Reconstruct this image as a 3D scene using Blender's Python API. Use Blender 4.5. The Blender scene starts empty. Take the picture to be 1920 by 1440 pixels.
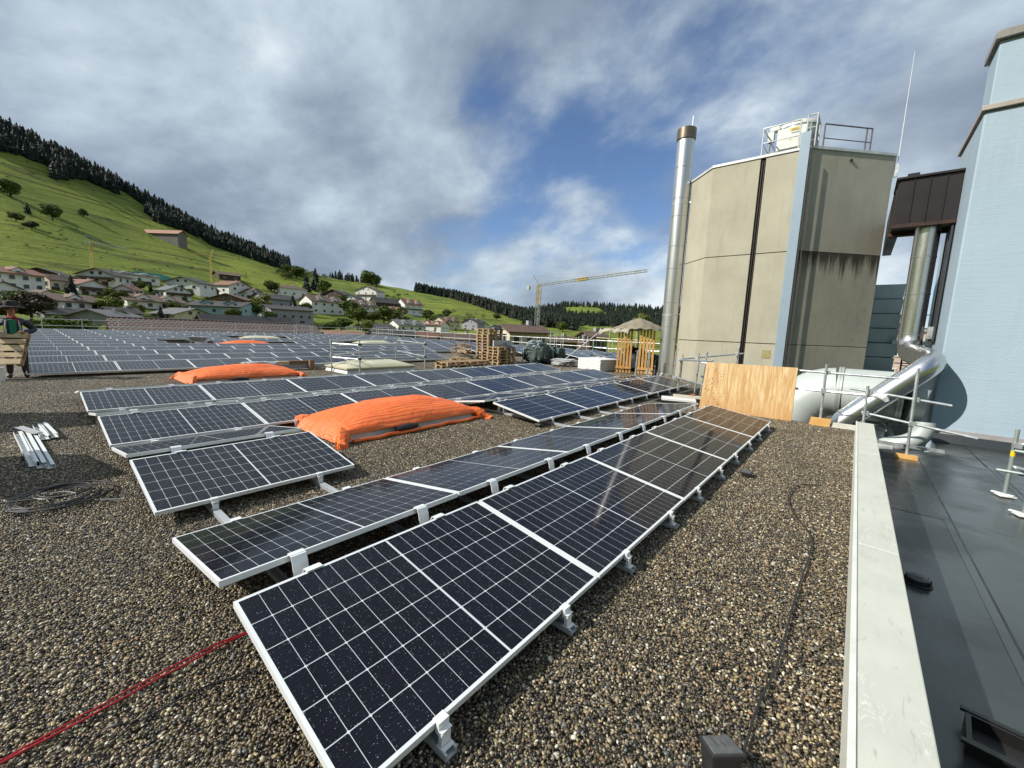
import bpy, bmesh, math, random
import numpy as np
from mathutils import Vector, Matrix
random.seed(7); RNG=np.random.default_rng(7)
S=bpy.context.scene
COL=S.collection
R=math.radians
# ------------------------------------------------------------------ camera
F_PX=766.861; YAW=R(39.847); PIT=R(7.525); ROL=R(2.283)
CAM=np.array([1.123,-.568,1.674])
def cam_axes():
    fw=np.array([-math.sin(YAW)*math.cos(PIT),math.cos(YAW)*math.cos(PIT),-math.sin(PIT)])
    rt=np.array([math.cos(YAW),math.sin(YAW),0]); up=np.cross(rt,fw)
    r2=rt*math.cos(ROL)+up*math.sin(ROL); return fw,r2,np.cross(r2,fw)
FW,RT,UP=cam_axes()
cd=bpy.data.cameras.new('camera'); cam=bpy.data.objects.new('camera',cd); COL.objects.link(cam)
cam.matrix_world=Matrix(((RT[0],UP[0],-FW[0],CAM[0]),(RT[1],UP[1],-FW[1],CAM[1]),(RT[2],UP[2],-FW[2],CAM[2]),(0,0,0,1)))
cd.sensor_width=36; cd.lens=36*F_PX/1920; cd.clip_start=.05; cd.clip_end=12000
S.camera=cam
# ------------------------------------------------------------------ sun and sky
SUN=Vector((-.72,-1.08,1.0)).normalized()
sd=bpy.data.lights.new('sun','SUN'); sd.energy=5.0; sd.angle=R(.53); sd.color=(1,.95,.87)
so=bpy.data.objects.new('sun',sd); COL.objects.link(so)
so.rotation_euler=SUN.to_track_quat('Z','Y').to_euler()
W=bpy.data.worlds.new('World'); S.world=W; W.use_nodes=True
def sky():
    t=W.node_tree; n=t.nodes; n.clear(); L=t.links.new
    def N(k,**a):
        x=n.new(k)
        for i,v in a.items():
            if isinstance(v,(int,float,tuple)) and i.startswith('i_'):
                x.inputs[int(i[2:])].default_value=v
            else: setattr(x,i,v)
        return x
    def MA(op,a,b=None,c=None,clamp=False):
        x=n.new('ShaderNodeMath'); x.operation=op; x.use_clamp=clamp
        for i,v in enumerate((a,b,c)):
            if v is None: continue
            if isinstance(v,(int,float)): x.inputs[i].default_value=v
            else: L(v,x.inputs[i])
        return x.outputs[0]
    out=n.new('ShaderNodeOutputWorld'); bg=n.new('ShaderNodeBackground'); L(bg.outputs[0],out.inputs[0])
    st=n.new('ShaderNodeTexSky'); st.sky_type='NISHITA'; st.sun_disc=False
    st.sun_elevation=math.asin(SUN.z); st.sun_rotation=math.atan2(SUN.x,SUN.y)
    st.altitude=900; st.air_density=1.0; st.dust_density=.6; st.ozone_density=1.5
    tc=n.new('ShaderNodeTexCoord'); sp=n.new('ShaderNodeSeparateXYZ'); L(tc.outputs['Generated'],sp.inputs[0])
    zz=MA('ADD',MA('MAXIMUM',sp.outputs[2],0.0),.45)
    cb=n.new('ShaderNodeCombineXYZ'); L(MA('DIVIDE',sp.outputs[0],zz),cb.inputs[0]); L(MA('DIVIDE',sp.outputs[1],zz),cb.inputs[1])
    def noise(scale,detail,rough,dist,off,rotz=0,sc=(1,1,1)):
        mp=n.new('ShaderNodeMapping'); mp.inputs['Location'].default_value=off; mp.inputs['Rotation'].default_value=(0,0,rotz); mp.inputs['Scale'].default_value=sc
        L(cb.outputs[0],mp.inputs[0]); x=n.new('ShaderNodeTexNoise'); L(mp.outputs[0],x.inputs['Vector'])
        x.inputs['Scale'].default_value=scale; x.inputs['Detail'].default_value=detail; x.inputs['Roughness'].default_value=rough; x.inputs['Distortion'].default_value=dist
        return x.outputs[0]
    def ramp(v,a,b):
        x=n.new('ShaderNodeMapRange'); x.interpolation_type='SMOOTHSTEP'; L(v,x.inputs[0]); x.inputs[1].default_value=a; x.inputs[2].default_value=b; return x.outputs[0]
    cov=noise(1.0,7,.5,.3,CLOUD_OFF[0])             # where there is cloud at all
    lum=noise(1.5,9,.55,.25,CLOUD_OFF[1])             # thick and thin parts
    wisp=noise(3.2,10,.58,.2,CLOUD_OFF[2],R(-28),(.9,1.1,1))
    mask=ramp(MA('ADD',cov,MA('MULTIPLY',MA('SUBTRACT',wisp,.5),.4)),.31,.49)
    lowb=ramp(sp.outputs[2],.22,.0)                 # the cloud deck closes towards the horizon
    mask=MA('MAXIMUM',mask,MA('MULTIPLY',lowb,.85),None)
    l2=MA('ADD',MA('MULTIPLY',lum,.8),MA('MULTIPLY',wisp,.34))
    cr=n.new('ShaderNodeValToRGB'); L(ramp(l2,.34,.73),cr.inputs[0])
    e=cr.color_ramp.elements
    e[0].position=.0; e[0].color=(2.2,2.8,3.7,1)
    e[1].position=1.0; e[1].color=(8.2,8.9,9.6,1)
    for p,c in ((.22,(2.9,3.6,4.6,1)),(.5,(4.1,5.0,6.0,1)),(.75,(5.5,6.5,7.4,1))):
        k=e.new(p); k.color=c
    hs=n.new('ShaderNodeMixRGB'); hs.blend_type='MULTIPLY'; hs.inputs[0].default_value=1; L(st.outputs[0],hs.inputs[1]); hs.inputs[2].default_value=(1.0,1.12,1.3,1)
    mx=n.new('ShaderNodeMixRGB'); L(mask,mx.inputs[0]); L(hs.outputs[0],mx.inputs[1]); L(cr.outputs[0],mx.inputs[2])
    L(mx.outputs[0],bg.inputs[0]); bg.inputs[1].default_value=.09
CLOUD_OFF=[(12.881, 24.418, 2.246), (13.883, 33.074, 4.379), (6.845, 30.918, 4.098)]
sky()
S.view_settings.view_transform='Standard'; S.view_settings.look='None'; S.view_settings.exposure=0.2; S.view_settings.gamma=1
try: S.view_settings.use_curve_mapping=False
except Exception: pass
S.cycles.max_bounces=6; S.cycles.diffuse_bounces=3; S.cycles.glossy_bounces=3; S.cycles.transmission_bounces=4
S.cycles.caustics_reflective=False; S.cycles.caustics_refractive=False
# ------------------------------------------------------------------ survey helpers: where a sight line meets a plane
def ray(u,v): return FW+RT*(u-960)/F_PX-UP*(v-720)/F_PX
def G(u,v,z=0.): d=ray(u,v); return CAM+d*((z-CAM[2])/d[2])
def AXY(u,v,Y): d=ray(u,v); return CAM+d*((Y-CAM[1])/d[1])
def AR(u,v,r): d=ray(u,v); return CAM+d*(r/math.hypot(d[0],d[1]))
def depth(p): return float((np.array(p)-CAM)@FW)
# ------------------------------------------------------------------ materials
def nodes(name):
    m=bpy.data.materials.new(name); m.use_nodes=True; t=m.node_tree
    return m,t,t.nodes['Principled BSDF'],t.links.new
def noise_node(t,vec,scale,detail=6,rough=.55,dist=0.):
    x=t.nodes.new('ShaderNodeTexNoise'); t.links.new(vec,x.inputs['Vector'])
    x.inputs['Scale'].default_value=scale; x.inputs['Detail'].default_value=detail; x.inputs['Roughness'].default_value=rough; x.inputs['Distortion'].default_value=dist
    return x
def mapping(t,vec,scale=(1,1,1),rot=(0,0,0),loc=(0,0,0)):
    x=t.nodes.new('ShaderNodeMapping'); t.links.new(vec,x.inputs[0]); x.inputs['Scale'].default_value=scale; x.inputs['Rotation'].default_value=rot; x.inputs['Location'].default_value=loc
    return x.outputs[0]
def rng_node(t,v,a,b,lo=0.,hi=1.):
    x=t.nodes.new('ShaderNodeMapRange'); t.links.new(v,x.inputs[0])
    for i,q in zip((1,2,3,4),(a,b,lo,hi)): x.inputs[i].default_value=q
    return x.outputs[0]
def mixc(t,f,a,b,mode='MIX'):
    x=t.nodes.new('ShaderNodeMixRGB'); x.blend_type=mode
    for i,v in enumerate((f,a,b)):
        if isinstance(v,(int,float)): x.inputs[i].default_value=v
        elif isinstance(v,tuple): x.inputs[i].default_value=(*v[:3],1)
        else: t.links.new(v,x.inputs[i])
    return x.outputs[0]
def math_node(t,op,a,b=0.):
    x=t.nodes.new('ShaderNodeMath'); x.operation=op
    for i,v in enumerate((a,b)):
        if isinstance(v,(int,float)): x.inputs[i].default_value=v
        else: t.links.new(v,x.inputs[i])
    return x.outputs[0]
def bump_node(t,h,strength,dist=.01):
    x=t.nodes.new('ShaderNodeBump'); x.inputs['Strength'].default_value=strength; x.inputs['Distance'].default_value=dist; t.links.new(h,x.inputs['Height']); return x.outputs[0]
def pos(t):
    return t.nodes.new('ShaderNodeNewGeometry').outputs['Position']
def objc(t):
    return t.nodes.new('ShaderNodeTexCoord').outputs['Object']
MATS={}
def M(name,col,rough=.6,metal=0.,col2=None,scale=3.,sc=(1,1,1),bump=0.,bscale=60.,bdist=.004,spec=.5,rvar=.1,world=True,lo=.35,hi=.65,rnd=0.,coat=0.):
    if name in MATS: return MATS[name]
    m,t,b,L=nodes(name)
    v=pos(t) if world else objc(t)
    b.inputs['Roughness'].default_value=rough; b.inputs['Metallic'].default_value=metal; b.inputs['Specular IOR Level'].default_value=spec
    b.inputs['Coat Weight'].default_value=coat
    col2=col2 or tuple(c*.72 for c in col)
    n1=noise_node(t,mapping(t,v,sc),scale,7,.6)
    c=mixc(t,rng_node(t,n1.outputs[0],lo,hi),col,col2)
    if rnd:
        oi=t.nodes.new('ShaderNodeObjectInfo'); c=mixc(t,rng_node(t,oi.outputs['Random'],0,1,0,rnd),c,(0.02,0.02,0.02))
    L(c,b.inputs['Base Color'])
    if rvar: L(rng_node(t,n1.outputs[0],.3,.7,max(.02,rough-rvar),min(1,rough+rvar)),b.inputs['Roughness'])
    if bump:
        n2=noise_node(t,mapping(t,v,sc),bscale,5,.6); L(bump_node(t,n2.outputs[0],bump,bdist),b.inputs['Normal'])
    MATS[name]=m; return m
# ------------------------------------------------------------------ mesh building
class MB:
    def __init__(s): s.v=[]; s.f=[]
    def add(s,vs,fs):
        o=len(s.v); s.v+= [tuple(map(float,p)) for p in vs]; s.f+=[tuple(i+o for i in f) for f in fs]; return s
    def box(s,c,d,m=None):
        x,y,z=[k/2 for k in d]
        P=[Vector((i*x,j*y,k*z)) for k in(-1,1) for j in(-1,1) for i in(-1,1)]
        if m is not None: P=[m@p for p in P]
        return s.add([p+Vector(c) for p in P],[(0,2,3,1),(4,5,7,6),(0,1,5,4),(2,6,7,3),(0,4,6,2),(1,3,7,5)])
    def b2(s,a,b): return s.box([(i+j)/2 for i,j in zip(a,b)],[abs(j-i) for i,j in zip(a,b)])
    def hexa(s,P): return s.add(P,[(0,3,2,1),(4,5,6,7),(0,1,5,4),(1,2,6,5),(2,3,7,6),(3,0,4,7)])
    def tube(s,p,q,r,n=8,r2=None,caps=True): return s.path([p,q],[r,r if r2 is None else r2],n,caps)
    def path(s,pts,r,n=8,caps=True):
        P=[Vector(map(float,p)) for p in pts]; k=len(P)
        rs=r if isinstance(r,(list,tuple)) else [r]*k
        T=[(P[min(i+1,k-1)]-P[max(i-1,0)]).normalized() for i in range(k)]
        a=Vector((0,0,1)) if abs(T[0].z)<.9 else Vector((1,0,0))
        nx=T[0].cross(a).normalized(); vs=[]
        for i in range(k):
            nx=(nx-T[i]*nx.dot(T[i])).normalized(); ny=T[i].cross(nx)
            for j in range(n):
                an=2*math.pi*j/n; vs.append(P[i]+(nx*math.cos(an)+ny*math.sin(an))*rs[i])
        fs=[(i*n+j,i*n+(j+1)%n,(i+1)*n+(j+1)%n,(i+1)*n+j) for i in range(k-1) for j in range(n)]
        if caps: fs+= [tuple(range(n))[::-1],tuple((k-1)*n+j for j in range(n))]
        return s.add(vs,fs)
    def prism(s,poly,z0,z1):
        n=len(poly); return s.add([(x,y,z0) for x,y in poly]+[(x,y,z1) for x,y in poly],[tuple(range(n))[::-1],tuple(range(n,2*n))]+[(i,(i+1)%n,n+(i+1)%n,n+i) for i in range(n)])
    def lathe(s,prof,n=16,c=(0,0,0)):
        k=len(prof); vs=[(c[0]+r*math.cos(2*math.pi*j/n),c[1]+r*math.sin(2*math.pi*j/n),c[2]+z) for r,z in prof for j in range(n)]
        return s.add(vs,[(i*n+j,i*n+(j+1)%n,(i+1)*n+(j+1)%n,(i+1)*n+j) for i in range(k-1) for j in range(n)]+[tuple(range(n))[::-1],tuple((k-1)*n+j for j in range(n))])
    def mesh(s,name,mat=None,smooth=False):
        m=bpy.data.meshes.new(name); m.from_pydata(s.v,[],s.f); m.update()
        if mat: m.materials.append(mat)
        if smooth:
            m.polygons.foreach_set('use_smooth',[True]*len(m.polygons))
            try: m.set_sharp_from_angle(angle=R(40))
            except Exception: pass
        return m
def link(o,parent=None):
    COL.objects.link(o)
    if parent is not None: o.parent=parent
    return o
def tag(o,label=None,cat=None,group=None,kind=None):
    for k,v in (('label',label),('category',cat),('group',group),('kind',kind)):
        if v: o[k]=v
    return o
def obj(name,mb,mat=None,parent=None,smooth=False,loc=None,rot=None):
    m=mb if isinstance(mb,bpy.types.Mesh) else mb.mesh(name,mat,smooth)
    o=bpy.data.objects.new(name,m); link(o,parent)
    if loc is not None: o.location=Vector(map(float,loc))
    if rot is not None: o.rotation_euler=rot
    return o
def thing(name,label,cat,loc=(0,0,0),rz=0.,group=None):
    o=bpy.data.objects.new(name,None); link(o); o.empty_display_size=.1
    o.location=Vector(map(float,loc)); o.rotation_euler=(0,0,rz)
    return tag(o,label,cat,group)
def bevel(o,w=.01,seg=2):
    b=o.modifiers.new('bevel','BEVEL'); b.width=w; b.segments=seg; b.limit_method='ANGLE'; return o
ORD='first second third fourth fifth sixth seventh eighth ninth tenth eleventh twelfth thirteenth fourteenth fifteenth sixteenth seventeenth eighteenth nineteenth twentieth'.split()
# ------------------------------------------------------------------ palette
alu=M('aluminium',(.80,.82,.82),.45,.2,(.72,.74,.74),rvar=.08)
alu_d=M('mill_aluminium',(.62,.65,.66),.45,.5)
galv=M('galvanised_steel',(.45,.48,.48),.45,.75,(.6,.62,.62),scale=9)
wood=M('pallet_wood',(.55,.39,.22),.75,0,(.38,.25,.13),scale=4,sc=(1,1,6),bump=.3,bscale=30,rnd=.35)
wood_y=M('fresh_wood',(.68,.40,.13),.6,0,(.55,.28,.08),scale=5,sc=(1,1,.4),bump=.2,bscale=25)
crate_w=M('crate_wood',(.66,.52,.32),.75,0,(.48,.34,.18),scale=9,sc=(1,.3,2.5),bump=.3,bscale=30)
white=M('white_paint',(.8,.8,.77),.5,0,(.7,.7,.66))
black=M('black_plastic',(.02,.02,.022),.45,0,(.03,.03,.03))
rubber=M('black_rubber',(.018,.018,.018),.6)
# ------------------------------------------------------------------ terrain
def az_T(u,v):
    d=ray(u,v); return math.atan2(-d[0],d[1]),d[2]/math.hypot(d[0],d[1])     # azimuth left of +Y, slope of sight line
def curve(pts):
    a=sorted(az_T(u,v) for u,v in pts); return np.array([p[0] for p in a]),np.array([p[1] for p in a])
HA=curve([(-1500,-300),(-600,30),(-200,165),(0,234),(100,284),(200,336),(280,378),(340,408),(400,440),(500,478),(560,503),(650,527),(720,552),(800,580),(900,606),(1000,630),(1200,650),(1900,665)])
HB=curve([(300,580),(500,540),(640,524),(700,533),(800,549),(850,558),(900,571),(1000,596),(1060,606),(1130,619),(1240,640),(1500,650),(1900,662)])
HC=curve([(600,615),(800,600),(900,594),(1000,582),(1060,573),(1100,573),(1240,582),(1400,596),(1650,618),(1900,630),(2600,600)])
RA,RB,RC=640.,1000.,1900.
def terr(r,th):
    r=np.asarray(r,float); th=np.asarray(th,float)
    def hill(H,r0,rt,p,base):
        top=np.interp(th,*H)*rt+CAM[2]
        t=np.clip((r-r0)/(rt-r0),0,1); z=base+(top-base)*t**p
        return np.where(r>rt,top-(r-rt)*.22,z)
    z=np.maximum(hill(HA,95,RA,1.65,-9.),hill(HB,150,RB,1.5,-9.))
    z=np.maximum(z,hill(HC,700,RC,1.6,-9.))
    x=-r*np.sin(th); y=r*np.cos(th)
    w=np.clip((r-150)/250,0,1)
    z=z+w*(1.6*np.sin(x*.021+1.3*np.sin(y*.017))*np.sin(y*.026+.7)+.8*np.sin(x*.06+y*.045)*np.sin(y*.07-x*.03))*np.clip(1.15-r/RC*.2,0,1)
    return z
def hillpt(u,v,rmin=100.,rmax=2200.):
    d=ray(u,v); h=math.hypot(d[0],d[1]); th=math.atan2(-d[0],d[1])
    rs=np.geomspace(rmin,rmax,900); zs=CAM[2]+d[2]/h*rs; tz=terr(rs,np.full_like(rs,th)); k=np.where(tz>=zs)[0]
    r=rs[k[0]] if len(k) else rmax
    return np.array([CAM[0]-r*math.sin(th),CAM[1]+r*math.cos(th),float(terr(r,th))]),r
def ground_at(u,r):
    d=ray(u,600); th=math.atan2(-d[0],d[1]); return np.array([CAM[0]-r*math.sin(th),CAM[1]+r*math.cos(th),float(terr(r,th))])
def build_terrain():
    nt,nr=520,210
    th=np.concatenate([np.linspace(-1.1,2.1,nt-60),np.linspace(2.1,2*math.pi-1.1,62)[1:-1]]); nt=len(th)
    rr=np.concatenate([[1.],np.geomspace(45,2600,nr-1)])
    A,B=np.meshgrid(rr,th,indexing='ij'); Z=terr(A,B)
    Z[0]=-9.
    vs=np.stack([CAM[0]-A*np.sin(B),CAM[1]+A*np.cos(B),Z],-1).reshape(-1,3)
    i,j=np.meshgrid(np.arange(nr-1),np.arange(nt),indexing='ij'); j2=(j+1)%nt
    fs=np.stack([i*nt+j,(i+1)*nt+j,(i+1)*nt+j2,i*nt+j2],-1).reshape(-1,4)
    m=bpy.data.meshes.new('terrain'); m.from_pydata(vs.tolist(),[],fs.tolist()); m.polygons.foreach_set('use_smooth',[True]*len(m.polygons))
    mt,t,b,L=nodes('meadow'); v=pos(t)
    n1=noise_node(t,v,.006,5,.6); n2=noise_node(t,mapping(t,v,(.009,.009,.17)),1.,9,.66,1.0); n3=noise_node(t,v,.25,6,.7)
    c=mixc(t,rng_node(t,n1.outputs[0],.36,.62),(.205,.25,.034),(.135,.185,.028))
    c=mixc(t,rng_node(t,n2.outputs[0],.52,.60,0,.85),c,(.06,.075,.016))
    c=mixc(t,rng_node(t,n2.outputs[0],.44,.30,0,.7),c,(.24,.26,.055))
    c=mixc(t,rng_node(t,n3.outputs[0],.4,.75,0,.55),c,(.13,.13,.035))
    L(c,b.inputs['Base Color']); b.inputs['Roughness'].default_value=.9; b.inputs['Specular IOR Level'].default_value=.15
    h=math_node(t,'ADD',math_node(t,'MULTIPLY',n2.outputs[0],2.2),math_node(t,'MULTIPLY',n3.outputs[0],.5))
    L(bump_node(t,h,1.,3.2),b.inputs['Normal'])
    m.materials.append(mt); o=obj('hillside',m); tag(o,kind='structure'); o['label']='green alpine hillside of steep mown meadows beyond the roof'
build_terrain()
# ------------------------------------------------------------------ foliage
def foliage(name,c1,c2):
    m,t,b,L=nodes(name); a=t.nodes.new('ShaderNodeAttribute'); a.attribute_name='tone'
    oi=t.nodes.new('ShaderNodeObjectInfo')
    c=mixc(t,a.outputs['Fac'],c1,c2); c=mixc(t,rng_node(t,oi.outputs['Random'],0,1,0,.4),c,(c2[0]*1.1,c2[1]*.75,c2[2]*.6))
    L(c,b.inputs['Base Color']); b.inputs['Roughness'].default_value=.7; b.inputs['Specular IOR Level'].default_value=.2
    return m
leaf_m=foliage('leaves',(.035,.06,.012),(.10,.15,.03)); leaf_y=foliage('light_leaves',(.06,.09,.015),(.15,.19,.035)); leaf_d=foliage('dark_leaves',(.03,.028,.018),(.06,.05,.028))
fir_m=foliage('conifer_needles',(.006,.013,.009),(.016,.027,.014)); bark=M('bark',(.07,.05,.035),.9)
def set_tone(m,t):
    a=m.attributes.new('tone','FLOAT','FACE'); a.data.foreach_set('value',np.asarray(t,np.float32))
def fir_arrays(rg,h=1.,lay=7,n=9):
    vs=[];fs=[];tn=[]
    for l in range(lay):
        f=l/lay; zb=h*(.06+.86*f); zt=min(h,zb+h*(.30-.12*f)); rad=h*(.19*(1-f)**.85+.018)*rg.uniform(.85,1.15); o=len(vs); a0=rg.uniform(0,6.28)
        for j in range(n):
            an=a0+2*math.pi*j/n; rr=rad*(rg.uniform(.72,1.2) if j%2 else rg.uniform(.45,.75)); vs.append((rr*math.cos(an),rr*math.sin(an),zb-(h*.035 if j%2 else -h*.01)*rg.uniform(.6,1.4)))
        vs.append((rg.uniform(-.01,.01)*h,rg.uniform(-.01,.01)*h,zt))
        for j in range(n): fs.append((o+j,o+(j+1)%n,o+n)); tn.append(float(np.clip(rg.normal(.45,.25),0,1)))
    return np.array(vs),fs,tn
def crown_mesh(rg,name,mat,nleaf=3200,flat=1.):
    lob=[(rg.normal(0,.15),rg.normal(0,.15),rg.uniform(.3,.8),rg.uniform(.15,.25)) for _ in range(13)]; lob.append((0,0,.55,.34))
    vs=[];fs=[];tn=[]
    for i in range(nleaf):
        x,y,z,r=lob[rg.integers(len(lob))]; d=rg.normal(size=3); d/=np.linalg.norm(d); p=np.array([x,y,z])+d*r*rg.uniform(.5,1.08)**.7*np.array([1,1,.8*flat]); p[2]=max(p[2],.14)
        a=rg.normal(size=3); a/=np.linalg.norm(a); b=np.cross(a,d+.3*rg.normal(size=3)); b/=np.linalg.norm(b)+1e-9; s=rg.uniform(.018,.042); o=len(vs)
        vs+= [p+a*s,p+b*s,p-a*s,p-b*s]; fs.append((o,o+1,o+2,o+3)); tn.append(float(np.clip(rg.normal(.45,.28),0,1)))
    m=bpy.data.meshes.new(name); m.from_pydata([tuple(map(float,v)) for v in vs],[],fs); m.materials.append(mat); set_tone(m,tn); return m
def trunk_mesh(rg,h=.45,r=.035):
    b=MB(); b.path([(0,0,-.05),(.01,0,h*.5),(0,.01,h)],[r,r*.8,r*.45],7)
    for k in range(5):
        a=rg.uniform(0,6.28); z=h*rg.uniform(.55,.95); b.path([(0,0,z),(.07*math.cos(a),.07*math.sin(a),z+.13),(.14*math.cos(a),.14*math.sin(a),z+.28)],[r*.4,r*.25,r*.1],5)
    return b.mesh('trunk',bark)
CROWN=[crown_mesh(RNG,'crown',m) for m in (leaf_m,leaf_m,leaf_y,leaf_d)]; TRUNK=[trunk_mesh(RNG) for _ in range(2)]
FIRM=[]
for k in range(2):
    vs,fs,tn=fir_arrays(RNG,1.,12,15); m=bpy.data.meshes.new('fir_crown'); m.from_pydata(vs.tolist(),[],fs); m.materials.append(fir_m); set_tone(m,tn); FIRM.append(m)
FTR=MB().path([(0,0,-.05),(0,0,.5),(0,0,.97)],[.022,.014,.003],6).mesh('trunk',bark)
def tree(p,h,kind,label,wide=1.,group='trees among the houses'):
    nm={'f':'conifer_tree','d':'broadleaf_tree','b':'bush'}[kind[0]]
    t=thing(nm,label,'bush' if kind[0]=='b' else 'tree',p,random.uniform(0,6.28),group)
    t.scale=(h*wide,h*wide,h)
    if kind[0]=='f': obj('trunk',FTR,None,t); obj('crown',FIRM[random.randrange(2)],None,t)
    else: obj('trunk',TRUNK[random.randrange(2)],None,t); obj('crown',CROWN[int(kind[1])],None,t)
    return t
def forest(name,label,samples,hmin,hmax):
    V=[];Fc=[];T=[];o=0
    protos=[fir_arrays(RNG,1.,6,8) for _ in range(8)]
    for p in samples:
        vs,fs,tn=protos[RNG.integers(8)]; h=RNG.uniform(hmin,hmax); a=RNG.uniform(0,6.28); c,s=math.cos(a),math.sin(a); w=h*RNG.uniform(1.0,1.9)
        q=np.stack([(vs[:,0]*c-vs[:,1]*s)*w,(vs[:,0]*s+vs[:,1]*c)*w,vs[:,2]*h-.03*h],-1)+p
        V.append(q); Fc+=[tuple(i+o for i in f) for f in fs]; T+=tn; o+=len(q)
    V=np.concatenate(V); m=bpy.data.meshes.new(name); m.from_pydata(V.tolist(),[],Fc); m.materials.append(fir_m); set_tone(m,T)
    ob=obj(name,m); tag(ob,label,'forest',None,'stuff'); return ob
def pol(u,r):
    p=ground_at(u,r); return p
sm=[]
for u in np.linspace(-500,240,330): sm+= [pol(u+RNG.uniform(-3,3),RA*RNG.uniform(.85+.07*max(0,min(1,u/200)),1.03)) for _ in range(5)]
for u in np.linspace(240,300,30): sm+= [pol(u+RNG.uniform(-3,3),RA*RNG.uniform(.95,1.03)) for _ in range(2)]
for u in np.linspace(290,545,210): sm+= [pol(u+RNG.uniform(-2,2),RA*RNG.uniform(.90-.05*max(0,(360-u)/70 if u>300 else 0),1.03)) for _ in range(3)]
for _ in range(110): sm.append(hillpt(RNG.uniform(98,150),RNG.uniform(300,338))[0])
forest('conifer_forest','dark conifer forest along the crest of the left hill',sm,9,15)
sm=[]
for u in np.linspace(545,700,60): sm.append(pol(u+RNG.uniform(-4,4),RB*RNG.uniform(.97,1.03)))
for u in np.linspace(780,1080,330): sm+= [pol(u+RNG.uniform(-3,3),RB*RNG.uniform(.99-.32*min(1,max(0,(u-840)/170)),1.03)) for _ in range(6)]
forest('conifer_forest','dark conifer forest running down the ridge behind the large crane',sm,15,25)
sm=[]
for _ in range(5200):
    u=RNG.uniform(900,1700); r=RC*RNG.uniform(.62,1.03)
    if 1058<u+14*(r/RC-.9)/.1<1128 and .80<r/RC<.965: continue
    sm.append(pol(u,r))
forest('conifer_forest','dark wooded far ridge beyond the grassy clearing',sm,18,30)
sm=[]
for u,v,n,s in ((560,512,26,16),(545,520,18,14),(590,520,12,10),(745,560,14,14),(1020,600,30,16),(1045,610,14,14),(1135,607,20,22),(1180,618,16,22),(890,596,10,14)):
    for _ in range(n): sm.append(hillpt(u+RNG.normal(0,s),v+RNG.normal(0,s*.35))[0])
nbig=len(sm)
for _ in range(260):
    u=RNG.uniform(-40,640); v=RNG.uniform(300,530); p,r_=hillpt(u,v)
    if 320<r_<600: sm+=[p+np.array([RNG.normal(0,4),RNG.normal(0,4),-.3]) for _ in range(RNG.integers(1,4))]
V=[];Fc=[];T=[];o=0
for ip,p in enumerate(sm):
    cm=CROWN[RNG.integers(2)]; k=RNG.integers(0,1200); h=RNG.uniform(5,9) if ip<nbig else RNG.uniform(1.,2.6)
    co=np.empty(len(cm.vertices)*3); cm.vertices.foreach_get('co',co); co=co.reshape(-1,3)[k*4:(k+260)*4]*np.array([h*1.2,h*1.2,h])*[2.2,2.2,1.6]*.55+p
    V.append(co); nq=len(co)//4; Fc+=[(o+4*i,o+4*i+1,o+4*i+2,o+4*i+3) for i in range(nq)]; T+=list(RNG.uniform(.1,.7,nq)); o+=len(co)
m=bpy.data.meshes.new('scrub'); m.from_pydata(np.concatenate(V).tolist(),[],Fc); m.materials.append(leaf_m); set_tone(m,T); tag(obj('scrub_bushes',m),'dark scrub growing in patches on the meadow slopes','scrub',None,'stuff')
# ------------------------------------------------------------------ houses of the village
WALL={'w':M('white_render',(.76,.75,.71),.8,0,(.66,.65,.61),scale=.4),'c':M('cream_render',(.62,.55,.40),.8,0,(.5,.44,.32),scale=.4),'b':M('pale_blue_render',(.36,.50,.52),.8,0,(.3,.42,.45),scale=.4),
 'g':M('grey_render',(.34,.33,.36),.8,0,(.28,.27,.3),scale=.4),'t':M('dark_timber',(.085,.05,.032),.8,0,(.05,.03,.02),scale=.8,sc=(1,1,9)),'l':M('larch_timber',(.22,.12,.06),.8,0,(.14,.08,.04),scale=.8,sc=(1,1,9)),
 's':M('field_stone',(.2,.19,.17),.9,0,(.12,.11,.1),scale=1.5)}
def roofmat(name,c1,c2):
    m,t,b,L=nodes(name); v=objc(t)
    br=t.nodes.new('ShaderNodeTexBrick'); L(mapping(t,v,(1.,1.,1.)),br.inputs['Vector']); br.inputs['Scale'].default_value=1.
    br.inputs['Brick Width'].default_value=.34; br.inputs['Row Height'].default_value=.33; br.inputs['Mortar Size'].default_value=.035; br.inputs['Color1'].default_value=(*c1,1); br.inputs['Color2'].default_value=(*c2,1); br.inputs['Mortar'].default_value=(c1[0]*.3,c1[1]*.3,c1[2]*.3,1)
    n=noise_node(t,v,.5,6,.6); L(mixc(t,rng_node(t,n.outputs[0],.35,.7,0,.6),br.outputs[0],tuple(x*.55 for x in c1)),b.inputs['Base Color']); b.inputs['Roughness'].default_value=.65
    L(bump_node(t,br.outputs['Fac'],-.5,.05),b.inputs['Normal']); return m
ROOF={'d':roofmat('dark_roof_tiles',(.06,.055,.052),(.085,.078,.072)),'r':roofmat('red_brown_roof_tiles',(.25,.12,.075),(.31,.16,.10)),'b':roofmat('brown_roof_tiles',(.15,.095,.065),(.20,.13,.09)),'g':roofmat('grey_roof_sheets',(.16,.16,.16),(.2,.2,.2)),'s':roofmat('salmon_roof_tiles',(.42,.21,.13),(.5,.27,.17))}
pane=M('window_glass',(.02,.025,.03),.12,0,(.04,.045,.05),scale=.3,rvar=0); frame_w=M('window_frame',(.7,.7,.66),.5); timber=WALL['t']
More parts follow.
